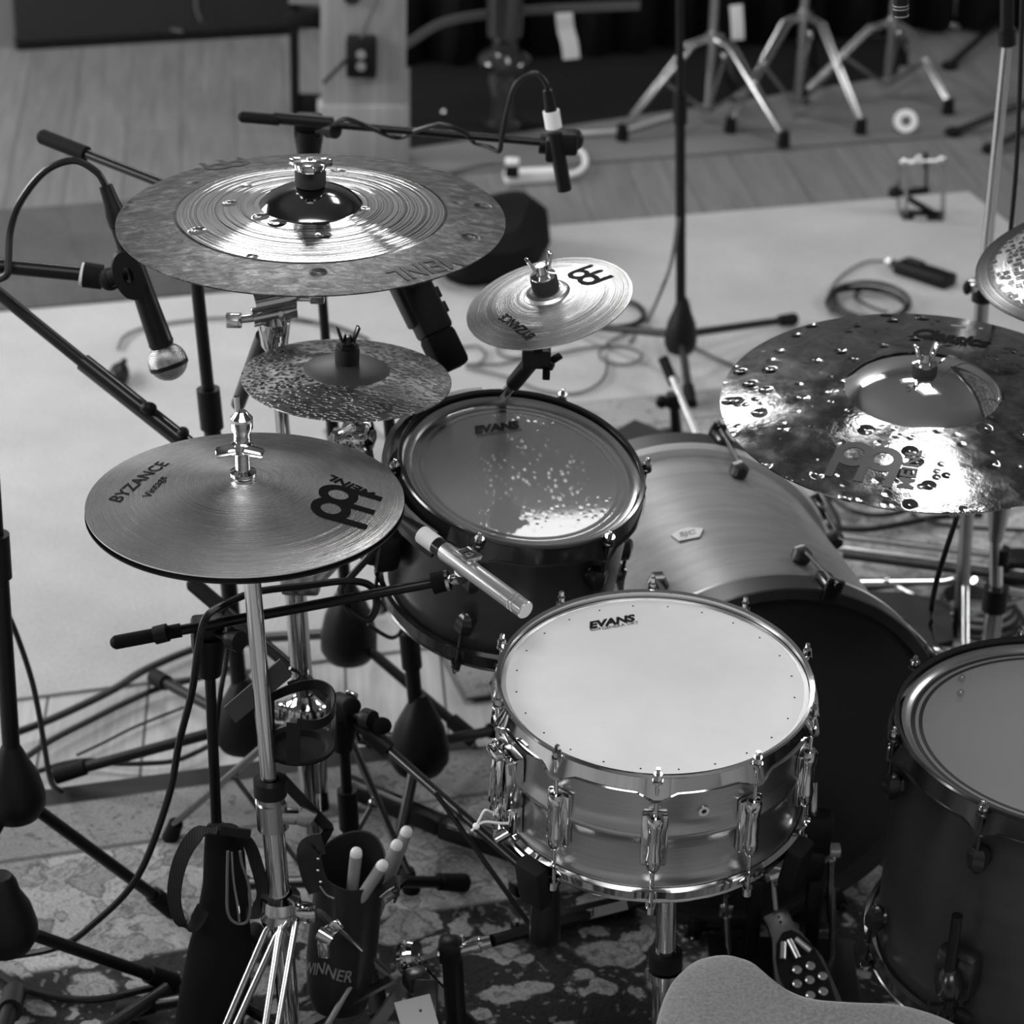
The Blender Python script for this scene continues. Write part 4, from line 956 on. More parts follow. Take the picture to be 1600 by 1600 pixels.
ma = PY(628, 812, 2.72); mz = PY(822, 954, 2.56); q = lambda s: ma.lerp(mz, s); d = (mz-ma).normalized()
mt_ = thing('microphone', 'silver pencil microphone pointing down between the hi-hats and the silver snare drum', 'microphone', q(.5))
MB().cyl(q(.01), q(.17), .0066, .0112, n=24).build('plug', 'black_plastic', mt_)
MB().cyl(q(.17), q(.29), .0112, n=24).build('label_band', 'tape_white', mt_)
MB().cyl(q(.29), q(.345), .0108, n=24).build('plug_ring', 'black_gloss', mt_)
MB().lathe([(0, 0), (.0100, 0), (.0112, .004), (.0112, .170), (.0100, .171), (.0100, .174), (.0112, .175), (.0112, .178), (.0100, .179), (.0100, .182), (.0112, .183), (.0112, .198), (.0100, .200), (0, .199)], frame(q(.345), d) @ Matrix.Diagonal((1, 1, (q(1)-q(.345)).length/.2, 1)), 32).build('body', 'silver_satin', mt_)
M_ = frame(q(.52), d, Vector((.5, -.3, 1))); r3 = M_.to_3x3()
mb = MB()
for k in (-1, 1): mb.box(q(.52+.035*k)+r3 @ Vector((.014, 0, 0)), (.008, .022, .008), r3, bev=.001)
for k in (-1, 1): mb.box(q(.52)+r3 @ Vector((.015, k*.010, 0)), (.007, .005, .024), r3, bev=.001)
mb.cyl(q(.50)+r3 @ Vector((-.008, 0, 0)), PY(722, 902, 2.68), .0085, n=14); mb.build('clip', 'dull_chrome', mt_)
tb = MB().tube([q(.02), q(-.10)+Vector((0, .005, .01)), PY(590, 850, 2.76), PY(545, 905, 2.74), PY(532, 925, 2.70), PY(548, 955, 2.68), PY(575, 968, 2.68), PY(588, 945, 2.69), PY(578, 915, 2.70), PY(540, 908, 2.69), PY(480, 915, 2.68), PY(400, 925, 2.67), PY(350, 945, 2.66), PY(322, 965, 2.63), PY(310, 1010, 2.61), PY(300, 1080, 2.62), PY(280, 1160, 2.66), PY(262, 1250, 2.66), PY(215, 1370, 2.66), PY(150, 1440, 2.70), PY(90, 1480, 2.74), PY(-20, 1500, 2.76)], .0046, sm=6)
solo(tb, 'microphone_cable', 'cable', 'thick black cable from the silver pencil microphone, down and across the lower left rug', 'cable')

# vocal style microphone at left
Yv = 3.02
a = PY(165, 290, Yv+.02); b = PY(262, 565, Yv-.02); q = lambda s: a.lerp(b, s); d = (b-a).normalized(); L = (b-a).length
t = thing('microphone', 'black handheld microphone with a round silver mesh head hanging at left', 'microphone', q(.6))
MB().lathe([(0, 0), (.0085, 0), (.0105, L*.10), (.0135, L*.16), (.0135, L*.22), (.0125, L*.225), (.0125, L*.28), (0, L*.28)], frame(q(0), d), 24).build('plug', 'black_plastic', t)
MB().lathe([(0, L*.27), (.0130, L*.28), (.0140, L*.60), (.0160, L*.88), (.0166, L*.89), (.0150, L*.91), (0, L*.91)], frame(q(0), d), 32).build('body', 'black_metal', t)
m = mat('mesh_grille', .8, .3, 1); nt = m.node_tree
vv = voro(nt, objco(nt), 620, rnd=.0); cc_ = ramp(nt, vv, [(.25, .02), (.45, .75)]); 
ww = nd(nt, 'ShaderNodeTexWave'); ww.inputs['Scale'].default_value = 150; ww.bands_direction = 'Z'; nt.links.new(objco(nt), ww.inputs['Vector'])
w2_ = nd(nt, 'ShaderNodeTexWave'); w2_.inputs['Scale'].default_value = 150; w2_.bands_direction = 'X'; nt.links.new(objco(nt), w2_.inputs['Vector'])
gm = M2(nt, 'MAXIMUM', w2_.outputs['Fac'], ww.outputs['Fac']); setin(m, 'Base Color', ramp(nt, gm, [(.55, .04), (.85, .75)])); setin(m, 'Normal', bump(nt, gm, .8, .001))
Mg = frame(b, d)
MB().sph((0, 0, 0), .0256, (1, 1, .96), 32).build('mesh_head', 'mesh_grille', t, M=Mg)
MB().lathe([(.0246, .001), (.0256, .001), (.0256, .007), (.0244, .007)], None, 36, close=True).build('head_band', 'black_metal', t, M=Mg)
# its clip and boom
cl = q(.47)
ts = thing('microphone_boom', 'black boom arm entering from the left edge to the handheld microphone', 'boom arm', PY(60, 421, Yv+.02))
MB().cyl(PY(-60, 410, Yv+.02), PY(126, 428, Yv+.02), .0098, n=18).build('tube', 'black_metal', ts)
MB().cyl(PY(126, 428, Yv+.02), PY(131, 429, Yv+.02), .0150, n=20).build('white_ring', 'tape_white', ts)
A_ = PY(131, 429, Yv+.02); B_ = PY(160, 433, Yv+.02)
MB().cyl(A_, B_, .0165, .0160, n=14).sph(PY(172, 436, Yv+.01), .0150, n=16).build('knurled_nut', 'black_rubber', ts, flat=False)
Mc = frame(cl+Vector((-.006, -.02, 0)), (0.25, -1, .1), d)
MB().lathe([(.010, -.008), (.026, -.008), (.026, .007), (.010, .007)], Mc @ Matrix.Diagonal((1.25, .72, 1, 1)), 32, close=True).cyl(PY(172, 436, Yv), cl, .011).build('clip', 'black_plastic', ts)
tb = MB().tube([q(.0), PY(150, 268, Yv+.02), PY(115, 251, Yv+.02), PY(70, 268, Yv+.02), PY(32, 315, Yv+.02), PY(16, 360, Yv+.02), PY(13, 405, Yv), PY(10, 430, Yv-.01), PY(-20, 442, Yv)], .0048, sm=8)
solo(tb, 'microphone_cable', 'cable', 'black cable arching over the left edge into the handheld microphone', 'cable')
# far-left diagonal boom
Yd = 3.0
t = thing('microphone_boom', 'thick black boom arm slanting from the left edge down behind the hi-hats', 'boom arm', PY(100, 540, Yd))
MB().cyl(PY(-40, 428, Yd+.12), PY(160, 590, Yd+.02), .0085, n=16).build('thin_tube', 'black_metal', t)
MB().cyl(PY(130, 566, Yd+.03), PY(330, 724, Yd-.06), .0118, n=16).build('thick_tube', 'black_gloss', t)
MB().sph(PY(232, 637, Yd-.03), .011, (1, .7, .7)).build('knob', 'black_plastic', t); MB().sph(PY(286, 676, Yd-.05), .008).build('knob', 'black_plastic', t)
# stand poles at the left edge
hub = PY(22, 1235, 2.78)
t = micstand('black stand at the left edge with a wedge-shaped hub and one long shining leg', hub, [W(268, 1432, RUGZ), hub+Vector((-.2, .15, 0)), hub+Vector((-.16, -.2, 0))], PY(-14, 700, 2.78), .0100, .04, .10, sleeve=.7)
hub = PY(6, 1440, 2.62)
t = micstand('black round-hubbed stand at the bottom of the left edge', hub, [W(268, 1548, RUGZ), hub+Vector((-.2, .12, 0)), hub+Vector((-.16, -.2, 0))], None, .0125, .042, .10)

# background microphone stand, tall
hub = W(1064, 520, .10)
t = micstand('tall black stand in the background right of the splash cymbal', hub, [W(1238, 508, .006), W(880, 515, .006), W(1078, 640, .006)], PY(1062, -60, hub.y), .0090, .034, .11, sleeve=.62, fz=.006)
# short stand with a small boom behind the bass drum
hub = W(1085, 700, .06)
t = thing('microphone_stand', 'short stand with a slanting silver boom behind the bass drum', 'stand', W(1065, 712, RUGZ))
g = W(1060, 712, RUGZ); pv = PY(1053, 625, g.y)
MB().cyl(g, pv, .013, .009, n=16).build('upright', 'black_metal', t)
MB().cyl(PY(1036, 560, g.y+.06), PY(1053, 600, g.y+.02), .0105, n=16).build('counterweight', 'black_rubber', t)
MB().cyl(PY(1050, 590, g.y+.02), PY(1098, 702, g.y-.08), .0062, n=14).build('boom_arm', 'silver_satin', t)
MB().sph(PY(1034, 628, g.y), .012, (1, .6, 1.2)).cyl(PY(1036, 628, g.y), pv, .006).box(pv, (.03, .025, .03), bev=.005).build('boom_clutch', 'black_plastic', t)
MB().cyl(g, W(1110, 700, RUGZ)+Vector((0, 0, .012)), .008).cyl(g+Vector((0, 0, .06)), W(1002, 690, RUGZ)+Vector((0, 0, .012)), .006).build('leg', 'black_metal', t)

# boom holding the lower snare microphone
a = PY(305, 915, 3.05); b = PY(590, 1158, 2.86); piv = PY(535, 1108, 2.89)
t = micstand('black boom stand behind the stick bag, long arm reaching down under the silver snare drum', (piv.x+.012, piv.y+.0, .12), [(piv.x-.18, piv.y+.10, 0), (piv.x+.16, piv.y+.12, 0), (piv.x+.06, piv.y-.18, 0)], piv-Vector((0, 0, .02)), .0088, .036, .08, sleeve=.45)
boom(t, a, b, piv, .0085, cw=.06, cf=1.3)
MB().cyl(PY(575, 1145, 2.865), PY(608, 1172, 2.85), .0125, n=16).build('boom_sleeve', 'black_plastic', t)
MB().cyl(PY(600, 1165, 2.855), PY(862, 1395, 2.62), .0062, n=14).build('boom_tip', 'black_gloss', t)
for x, y in ((549, 1103), (597, 1134)):
    MB().sph(PY(x, y, 2.85), .013, (1, .5, 1)).build('knob', 'black_rubber', t)
MB().cyl(PY(680, 1238, 2.74), PY(860, 1490, 2.70), .0035, n=10).build('brace_rod', 'black_gloss', t)
a = PY(832, 1318, 2.56); b = PY(872, 1412, 2.54)
t = thing('microphone', 'black microphone clipped under the left side of the silver snare drum', 'microphone', a.lerp(b, .5))
MB().box(a.lerp(b, .3), (.032, .03, .07), frame(a, b-a).to_3x3(), bev=.008).build('clip', 'black_plastic', t)
MB().lathe([(0, 0), (.014, .002), (.016, .02), (.019, .06), (.019, .085), (.012, .095), (0, .096)], frame(a.lerp(b, .55), (.0, -.1, -1)), 20).build('body', 'black_metal', t)
# small condenser tip hanging in at the top right
t = thing('microphone', 'small dark microphone tip with two pale rings at the top edge, right part', 'microphone', PY(1408, 5, 3.2))
MB().cyl(PY(1410, -60, 3.2), PY(1407, 26, 3.2), .0100, n=20).build('body', 'black_metal', t)
for y in (8, 13, 24): MB().cyl(PY(1407.5, y-1, 3.2), PY(1407.5, y+.5, 3.2), .0103, n=20).build('ring', 'silver_satin', t)

# ---- background chrome tripods
def bgtripod(label, px, ytop, ybot, feet, zb=.05):
    g = W(px, ybot, zb); t = thing('cymbal_stand', label, 'stand', (g.x, g.y, 0), 'chrome tripods on the grey mat')
    zt = PY(px, ytop, g.y).z
    MB().cyl(g, Vector((g.x, g.y, .75)), .0125, n=16).build('tube', 'dull_chrome', t)
    MB().cyl(Vector((g.x, g.y, zt-.012)), Vector((g.x, g.y, zt+.016)), .021, n=16).build('leg_collar', 'dull_chrome', t)
    MB().cyl(Vector((g.x, g.y, zb-.008)), Vector((g.x, g.y, zb+.012)), .017, n=16).build('lower_collar', 'dull_chrome', t)
    for f in feet:
        f = W(*f, .012); d = Vector((f.x-g.x, f.y-g.y, 0)); d.normalize(); sd = Vector((-d.y, d.x, 0)); L = (Vector((f.x, f.y, 0))-Vector((g.x, g.y, 0))).length
        tp = Vector((g.x, g.y, zt))+d*.02; k = tp+d*(L*.18)+Vector((0, 0, -.01)); e = Vector((f.x, f.y, .04)); mb = MB()
        for s in (-1, 1): mb.tube([tp+sd*s*.011, k+sd*s*.012, e+sd*s*.006], .0055, n=8, sm=0)
        lo = Vector((g.x, g.y, zb))+d*.016; md = k.lerp(e, .42); mb.tube([lo, md], .0055, n=8, sm=0); mb.sph(md, .012, n=8)
        leg = mb.build('leg', 'dull_chrome', t)
        MB().cyl(e+Vector((0, 0, .012)), Vector((f.x, f.y, .011)), .014, .017, n=12).build('rubber_foot', 'black_rubber', leg)
bgtripod('leftmost chrome tripod of the row on the grey mat, right of the pencil microphone', 1106, 58, 168, [(972, 218), (1224, 228), (1143, 152)])
bgtripod('middle chrome tripod of the row on the grey mat', 1245, 24, 158, [(1141, 206), (1344, 208), (1270, 120)])
bgtripod('rightmost chrome tripod of the row of three on the grey mat', 1385, 36, 128, [(1255, 160), (1481, 177), (1410, 100)])
# partly seen stands at the upper right
t = thing('tripod_stand', 'black tripod legs reaching in from the top right edge', 'stand', W(1640, 120))
for a_, b_ in (((1484, 102), (1640, -10)), ((1490, 206), (1640, 180)), ((1548, 232), (1650, 212))):
    e = W(*a_, .016); f = W(b_[0], b_[1], .016)+Vector((0, 0, .06)); leg = MB().cyl(e, f, .010, n=12).build('leg', 'black_metal', t); MB().sph(e, .018, (1.4, 1, .8)).build('rubber_foot', 'black_rubber', leg)
MB().lathe([(0, 0), (.05, 0), (.05, .06), (.02, .10), (0, .10)], Matrix.Translation(W(1650, 160, .02)), 20).build('hub', 'black_plastic', t)
t = thing('tripod_stand', 'chrome tripod leg and strut at the very top right', 'stand', W(1490, 45, .02))
MB().cyl(W(1488, 40, .015), W(1488, 40, .015)+Vector((0, 0, .5)), .010).build('tube', 'dull_chrome', t)
MB().cyl(W(1494, 42, .02), W(1548, 0, .02)+Vector((0, 0, .03)), .011).sph(W(1488, 40, .016), .014).build('leg', 'dull_chrome', t)
mb = MB().cyl(W(1565, 224, .02), W(1610, 212, .02), .007); mb.build('lower_leg', 'dull_chrome', t)
# ================================================================== hung bag, stick bag, cup holder
Yg = 2.58
def band(pts, Y, r=None): return [PY(x, y, Y) for x, y in pts]
t = thing('long_bag', 'long limp black zip bag hanging by its loops from the front boom stand', 'bag', PY(345, 1300, Yg))
secs = [(1292, 348, 26), (1330, 352, 32), (1380, 353, 35), (1430, 350, 41), (1480, 345, 50), (1540, 335, 54), (1620, 325, 54), (1700, 318, 50)]
mb = MB(); rings_ = []
for (y, x, hw) in secs:
    c = PY(x, y, Yg); w_ = (PY(x+hw, y, Yg)-c).length
    rings_.append([c+Vector((w_*math.cos(a)*(1+.05*math.sin(3*a+y)), w_*.42*math.sin(a)*(1+.12*math.sin(5*a+y*.05)), 0)) for a in [2*math.pi*k/24 for k in range(24)]])
n = 24; vs = [v for r in rings_ for v in r]; fs = [(i*n+k, i*n+(k+1) % n, (i+1)*n+(k+1) % n, (i+1)*n+k) for i in range(len(secs)-1) for k in range(n)]+[tuple(range(n))[::-1], tuple((len(secs)-1)*n+k for k in range(n))]
mb.add(vs, fs).build('bag_body', 'black_fabric', t)
MB().strap(band([(340, 1298), (308, 1304), (282, 1345), (272, 1400), (283, 1442), (303, 1444), (318, 1420)], Yg-.02), .020, .002, (.9, -.5, .2)).build('carry_loop', 'webbing', t)
MB().strap(band([(355, 1300), (385, 1312), (402, 1355), (412, 1400), (402, 1422), (385, 1428)], Yg-.02), .020, .002, (.9, -.5, .2)).build('carry_loop', 'webbing', t)
MB().strap(band([(345, 1296), (368, 1300), (392, 1303)], Yg-.03), .012, .003, (0, 0, 1)).build('flap', 'webbing', t)
MB().tube(band([(356, 1330), (355, 1380), (356, 1425), (368, 1442), (386, 1440), (391, 1415), (388, 1380), (378, 1350), (375, 1330)], Yg-.040), .0018).build('piping', 'grey_cable', t)
MB().tube(band([(362, 1330), (365, 1375), (372, 1420), (374, 1440)], Yg-.042), .0016).build('zip', 'dull_chrome', t)

Ys = 2.66
oc = PY(548, 1352, Ys); 
t = thing('stick_bag', 'black leather stick bag clamped beside the chrome stand, holding four drum sticks', 'bag', PY(538, 1560, Ys))
def rad(px0, px1, y): return (PY(px1, y, Ys)-PY(px0, y, Ys)).length/2
rows = [(1352, 548, 56), (1365, 547, 56), (1400, 543, 54), (1450, 538, 55), (1500, 533, 55), (1545, 530, 50), (1570, 531, 42)]
mb = MB(); rr = []
for k_, (y, x, hw) in enumerate(rows):
    c = PY(x, y, Ys); w_ = (PY(x+hw, y, Ys)-c).length
    rr.append([c+Vector((w_*math.cos(a), w_*.80*math.sin(a), ((.030*max(0, math.sin(a)) - .012*max(0, -math.sin(a)) + .006*math.sin(2*a+.4)) if k_ == 0 else 0))) for a in [2*math.pi*j/36 for j in range(36)]])
inner = [[(v-oc)*.95+oc for v in rr[0]]]
c_ = PY(530, 1540, Ys); inner.append([c_+(v-oc)*.9 for v in rr[0]])
n = 36; allr = inner[::-1]+rr
vs = [v for r in allr for v in r]; fs = [(i*n+k, i*n+(k+1) % n, (i+1)*n+(k+1) % n, (i+1)*n+k) for i in range(len(allr)-1) for k in range(n)]+[tuple(range(n))[::-1], tuple((len(allr)-1)*n+k for k in range(n))]
mat('leather', .014, .42, 0, .4); mb.add(vs, fs).build('pouch', 'leather', t)
MB().strap(band([(500, 1392), (490, 1370), (483, 1340), (486, 1322), (505, 1318)], Ys-.04), .030, .003, (1, 0, .1)).build('left_flap', 'leather', t)
MB().strap(band([(598, 1398), (612, 1388), (624, 1384), (618, 1402)], Ys-.03), .026, .003, (.3, .6, .8)).build('right_flap', 'leather', t)
MB().tube([PY(500, 1385, Ys-.045), PY(510, 1398, Ys-.045), PY(522, 1404, Ys-.045)], .0012).tube([PY(594, 1402, Ys-.04), PY(606, 1392, Ys-.04), PY(616, 1386, Ys-.035)], .0012).build('edge_piping', 'plate_grey', t)
for px in ((497, 1342), (497, 1360), (501, 1378)): MB().sph(PY(*px, Ys-.048), .0022, n=10).build('rivet', 'chrome', t)
tm = textmesh('WINNER', .3, .012); c = PY(533, 1500, Ys); Rb = rad(478, 588, 1500); mb = MB(); q = []
for u, v in tm[0]:
    a = math.radians(-158)+u*math.radians(88); zz = c.z-.012-.012*math.sin(math.pi*(1-abs(1-2*u)*.5))+v*.10
    q.append(Vector((c.x+(Rb+.0012)*math.cos(a), c.y+(Rb*.8+.0012)*math.sin(a), zz+.016)))
mb.add(q, tm[1]).build('lettering', 'plate_grey', t, flat=True)
MB().strap([PY(436, 1212, Ys+.0), PY(462, 1240, Ys), PY(508, 1288, Ys), PY(512, 1296, Ys), PY(500, 1318, Ys)], .014, .003, (1, .2, .6), sm=3).build('hanger', 'black_metal', t)
st = [((557, 1330), (548, 1412), .0078), ((599, 1350), (552, 1422), .0078), ((621, 1318), (580, 1420), .0078), ((636, 1297), (590, 1420), .0078)]
lab = ['leftmost drum stick in the stick bag, standing nearly upright', 'lowest drum stick leaning right in front of the others in the stick bag', 'second highest drum stick in the stick bag', 'highest drum stick at the back right of the stick bag']
for i, (a, b, r) in enumerate(st):
    y_ = Ys-.012+.012*i*0+(.0, -.02, .006, .022)[i]; A = PY(*a, y_); B = PY(*b, y_+.01)
    d = (B-A).normalized(); o_ = thing('drum_stick', lab[i], 'drum stick', B, 'drum sticks in the stick bag')
    MB().cyl(A+d*.006, B+d*.02, r, n=20).build('shaft', 'wood_stick', o_)
    MB().lathe([(0, -.0045), (r*.45, -.004), (r*.8, -.002), (r*.98, .002), (r*1.0, .007)], frame(A+d*.0, d), 20).build('rounded_end', 'tape_white' if False else 'stick_end', o_) if 'stick_end' in MATS else (mat('stick_end', .62, .5), MB().lathe([(0, -.0045), (r*.45, -.004), (r*.8, -.002), (r*.98, .002), (r*1.0, .007)], frame(A, d), 20).build('rounded_end', 'stick_end', o_))

# cup holder on the hi-hat stand
Yc = 2.60
t = thing('cup_holder', 'black open cup holder with a flat round dish clipped to the hi-hat stand', 'cup holder', PY(468, 1166, Yc))
c0 = PY(468, 1165, Yc); Rr = (PY(525, 1165, Yc)-PY(412, 1165, Yc)).length/2
MB().lathe([(0, -.004), (Rr*.3, -.004), (Rr*.66, -.004), (Rr*.72, -.004), (Rr*.80, .001), (Rr*.98, .003), (Rr, .001), (Rr*.98, -.002), (Rr*.7, -.007), (0, -.007)], Matrix.Translation(c0), 48).build('dish', 'black_rubber', t)
c1 = PY(468, 1100, Yc); pts = []
M_ = MB()
for i in range(25):
    a = math.radians(-65+300*i/24-25); pts.append(c1+Vector((Rr*.98*math.cos(a), Rr*.98*math.sin(a), .006*math.sin(a*2))))
MB().strap(pts, .013, .002, (0, 0, 1), sm=2).build('ring_band', 'black_metal', t)
for a in (math.radians(150), math.radians(20), math.radians(265)):
    p = Vector((Rr*.98*math.cos(a), Rr*.98*math.sin(a), 0)); MB().strap([c1+p, c0.lerp(c1, .5)+p*1.01, c0+p], .016 if a > 1 else .02, .002, (-math.sin(a), math.cos(a), 0), sm=2).build('side_band', 'black_metal', t)
pl = [PY(*q, 2.57) for q in ((350, 1106), (437, 1031), (455, 1058), (368, 1130))]
n_ = (pl[1]-pl[0]).cross(pl[3]-pl[0]).normalized(); mb = MB(); mb.add(pl+[v+n_*.004 for v in pl], [(0, 1, 2, 3), (4, 7, 6, 5), (0, 4, 5, 1), (1, 5, 6, 2), (2, 6, 7, 3), (3, 7, 4, 0)])
mb.build('clip_plate', 'dark_plate' if 'dark_plate' in MATS else mat('dark_plate', .05, .5), t)
MB().tube([PY(453, 1044, 2.58), PY(468, 1052, 2.59), PY(466, 1060, 2.60), PY(450, 1068, 2.60)], .0022).build('clip_wire', 'black_gloss', t)

# ================================================================== snare stand
t = thing('snare_stand', 'chrome stand with black rubber grips under the silver snare drum', 'stand', (.175, 2.50, 0))
pt_ = PY(1041, 1385, 2.50); pb_ = PY(1036, 1620, 2.50); d = (pb_-pt_).normalized(); kk = PY(1040, 1492, 2.50)
MB().cyl(pt_, kk, .0122, n=24).build('upper_tube', 'chrome', t)
MB().cyl(kk, pb_+d*.06, .0155, n=24).build('lower_tube', 'chrome', t)
MB().lathe([(.012, -.006), (.0205, -.004), (.0205, .016), (.012, .018)], frame(kk, d), 28, close=True).build('bushing', 'black_plastic', t)
MB().lathe([(.014, .018), (.0225, .019), (.0225, .032), (.014, .034)], frame(kk, d), 28, close=True).cyl(kk+d*.026, kk+d*.026+Vector((.028, -.01, 0)), .006).build('height_clamp', 'chrome', t)
hubp = SM @ Vector((.0, .0, -D-.045))
for i, a in enumerate((math.radians(226), math.radians(330), math.radians(85))):
    r_ = R0+.010; base = SM @ Vector((r_*math.cos(a), r_*math.sin(a), -D-.012)); tip = SM @ Vector(((r_+.004)*math.cos(a), (r_+.004)*math.sin(a), -D+.012))
    MB().tube([hubp, hubp.lerp(base, .6)+Vector((0, 0, -.012)), base+Vector((0, 0, -.01))], .006, n=10, sm=3).build('basket_arm', 'chrome', t)
    M_ = frame(base, tip-base, SM.to_3x3() @ Vector((math.cos(a), math.sin(a), 0))); MB().box(M_ @ Vector((.008, 0, .000)), (.024, .040, .062), M_.to_3x3(), bev=.008).build('rubber_grip', 'black_rubber', t)
MB().cyl(hubp, pt_, .015, n=20).build('basket_hub', 'chrome', t)
ct_ = pb_+d*.0
tripod_legs(t, Vector((pb_.x, pb_.y, 0)), pb_.z, [(pb_.x-.26, pb_.y+.05, 0), (pb_.x+.22, pb_.y+.12, 0), (pb_.x+.02, pb_.y-.26, 0)], 'chrome', .007, .04, double=True)

# ================================================================== pedals
pn_ = Vector((.10, -.42, 1)).normalized()
T0 = W(1212, 1425, .115)
def fp(x, y, dz=0): return onplane(x, y, T0, pn_)+pn_*dz
def plate(mb, px, z0, z1):
    lo = [fp(x, y, z0) for x, y in px]; hi = [fp(x, y, z1) for x, y in px]; n = len(px)
    mb.add(lo+hi, [tuple(range(n)), tuple(range(n, 2*n))[::-1]]+[(i, (i+1) % n, n+(i+1) % n, n+i) for i in range(n)]); return mb
t = thing('kick_pedal', 'silver and black footboard pedal at the bass drum, between the snare drum and the throne', 'pedal', W(1240, 1500, RUGZ))
outl = [(1193, 1433), (1200, 1447), (1207, 1468), (1208, 1500), (1212, 1530), (1228, 1562), (1262, 1620), (1350, 1640), (1322, 1580), (1303, 1535), (1285, 1495), (1262, 1468), (1243, 1448), (1228, 1416)]
plate(MB(), outl, -.006, 0).build('footboard', 'dull_chrome', t)
inn = [(1222, 1458), (1213, 1475), (1212, 1500), (1217, 1525), (1232, 1558), (1258, 1600), (1325, 1610), (1305, 1560), (1290, 1515), (1270, 1478), (1250, 1460), (1236, 1453)]
plate(MB(), inn, .0002, .0012).build('grip_panel', 'black_rubber', t)
mb = MB()
for a, b in (((1224, 1474), (1223, 1500)), ((1233, 1470), (1247, 1498)), ((1243, 1468), (1266, 1487))): mb.tube([fp(*a, .0012), fp(*b, .0012)], .0042, n=10, sm=0)
mb.build('slot_ribs', 'silver_satin', t)
for c_ in ((1245, 1516), (1266, 1510), (1285, 1526), (1265, 1532), (1245, 1538), (1286, 1550), (1266, 1556)):
    MB().lathe([(0, .003), (.0045, .003), (.0062, .0015), (.0062, 0)], frame(fp(*c_, .0008), pn_), 18).build('grip_disc', 'silver_satin', t)
for x, y in ((1217, 1433), (1219, 1441)): MB().cyl(fp(x, y, .0), fp(x, y, .001), .0018, n=8).build('bolt', 'black_metal', t)
# frame: two posts, axle, springs, chain, hoop clamp
Yp_ = 2.86
def pp1(x, y, Y=Yp_): return PY(x, y, Y)
MB().cyl(pp1(1298, 1345), pp1(1298, 1390), .0045, n=10).cyl(pp1(1298, 1385), pp1(1299, 1440), .0062, n=12).cyl(pp1(1299, 1440), pp1(1299, 1492), .004, n=10).sph(pp1(1298, 1343), .007).build('spring_post', 'dull_chrome', t)
MB().cyl(pp1(1135, 1400), pp1(1136, 1432), .0045, n=10).cyl(pp1(1137, 1432), pp1(1140, 1478), .0058, n=12).cyl(pp1(1140, 1478), pp1(1141, 1530), .003, n=10).box(pp1(1135, 1422), (.020, .008, .020), bev=.003).build('spring_post', 'dull_chrome', t)
MB().cyl(pp1(1195, 1372), pp1(1300, 1338), .0065, n=6).build('axle', 'dull_chrome', t)
MB().box(pp1(1228, 1360), (.02, .026, .034), bev=.003).box(pp1(1248, 1350), (.012, .024, .03), bev=.003).cyl(pp1(1205, 1368), pp1(1222, 1362), .016, n=20).build('cam', 'chrome', t)
MB().box(pp1(1268, 1345), (.034, .036, .05), bev=.008).box(pp1(1270, 1420), (.020, .03, .13), bev=.004).box(pp1(1178, 1430), (.018, .03, .13), bev=.004).box(pp1(1278, 1300), (.036, .03, .06), bev=.004).build('frame_post', 'black_metal', t)
MB().box(pp1(1292, 1328), (.036, .02, .012), bev=.002).box(pp1(1240, 1332), (.016, .02, .014), bev=.002).build('clamp_block', 'silver_satin', t)
MB().cyl(pp1(1207, 1370), fp(1211, 1424, .004), .0035, n=8).build('chain', 'dull_chrome', t)
mb = MB().box((fp(1230, 1440).x, 2.80, RUGZ+.010), (.20, .20, .012), bev=.003); mb.build('base_plate', 'black_metal', t)
MB().cyl(pp1(1271, 1290), pp1(1272, 1210, 2.88), .0045, n=10).build('beater_rod', 'chrome', t)
MB().cyl(PY(1272, 1195, 2.86), PY(1272, 1195, 2.905), .024, n=24).build('beater', 'black_rubber', t)

# slave pedal and drive shaft, lower left
t = SLAVE = thing('slave_pedal', 'chrome pedal frame with a universal joint and a labelled black drive shaft', 'pedal', W(650, 1560, RUGZ))
Yq = 2.62
s = lambda x, y, Y=Yq: PY(x, y, Y)
Mc = frame(s(640, 1495), (1, -.25, .32)); 
MB().lathe([(.0, -.010), (.020, -.010), (.022, -.004), (.018, 0), (.022, .004), (.020, .010), (0, .010)], Mc, 28).box(s(645, 1505), (.018, .018, .024), bev=.003).build('cam', 'chrome', t)
MB().cyl(s(622, 1512), s(700, 1488), .0062, n=6).build('axle', 'chrome', t)
MB().box(s(703, 1484), (.030, .030, .034), bev=.008).cyl(s(706, 1490), Vector((s(706, 1490).x+.012, Yq, RUGZ)), .0135, n=16).build('frame_post', 'black_metal', t)
MB().cyl(s(718, 1484), s(738, 1478), .009, n=16).cyl(s(738, 1478), s(750, 1475), .0105, n=12).box(s(752, 1474), (.016, .014, .014), bev=.002).cyl(s(752, 1474), s(768, 1470), .0085, n=14).cyl(s(723, 1480), s(721, 1462), .0028, n=8).build('universal_joint', 'chrome', t)
MB().cyl(s(768, 1470), PY(1000, 1408, 2.80), .0085, n=8).cyl(PY(1000, 1408, 2.80), pp1(1195, 1372), .0065, n=8).build('drive_shaft', 'black_metal', t)
fl = [(s(650, 1512, 2.60), W(560, 1640, .04)), (s(640, 1515, 2.61), W(470, 1606, .03)), (s(655, 1515, 2.61), W(760, 1625, .03))]
for i, (a, b) in enumerate(fl): MB().strap([a, b], .022, .004, ((1, .3, .5), (.4, 1, .2), (1, -.4, .4))[i], sm=1).build('frame_bar', 'dull_chrome', t)
b0_ = s(650, 1530, 2.58); MB().box(b0_, (.030, .026, .024), Matrix.Rotation(.5, 3, 'Z'), bev=.005).box(s(665, 1560, 2.54), (.030, .05, .008), Matrix.Rotation(.4, 3, 'X'), bev=.002).build('hinge', 'dark_metal', t)
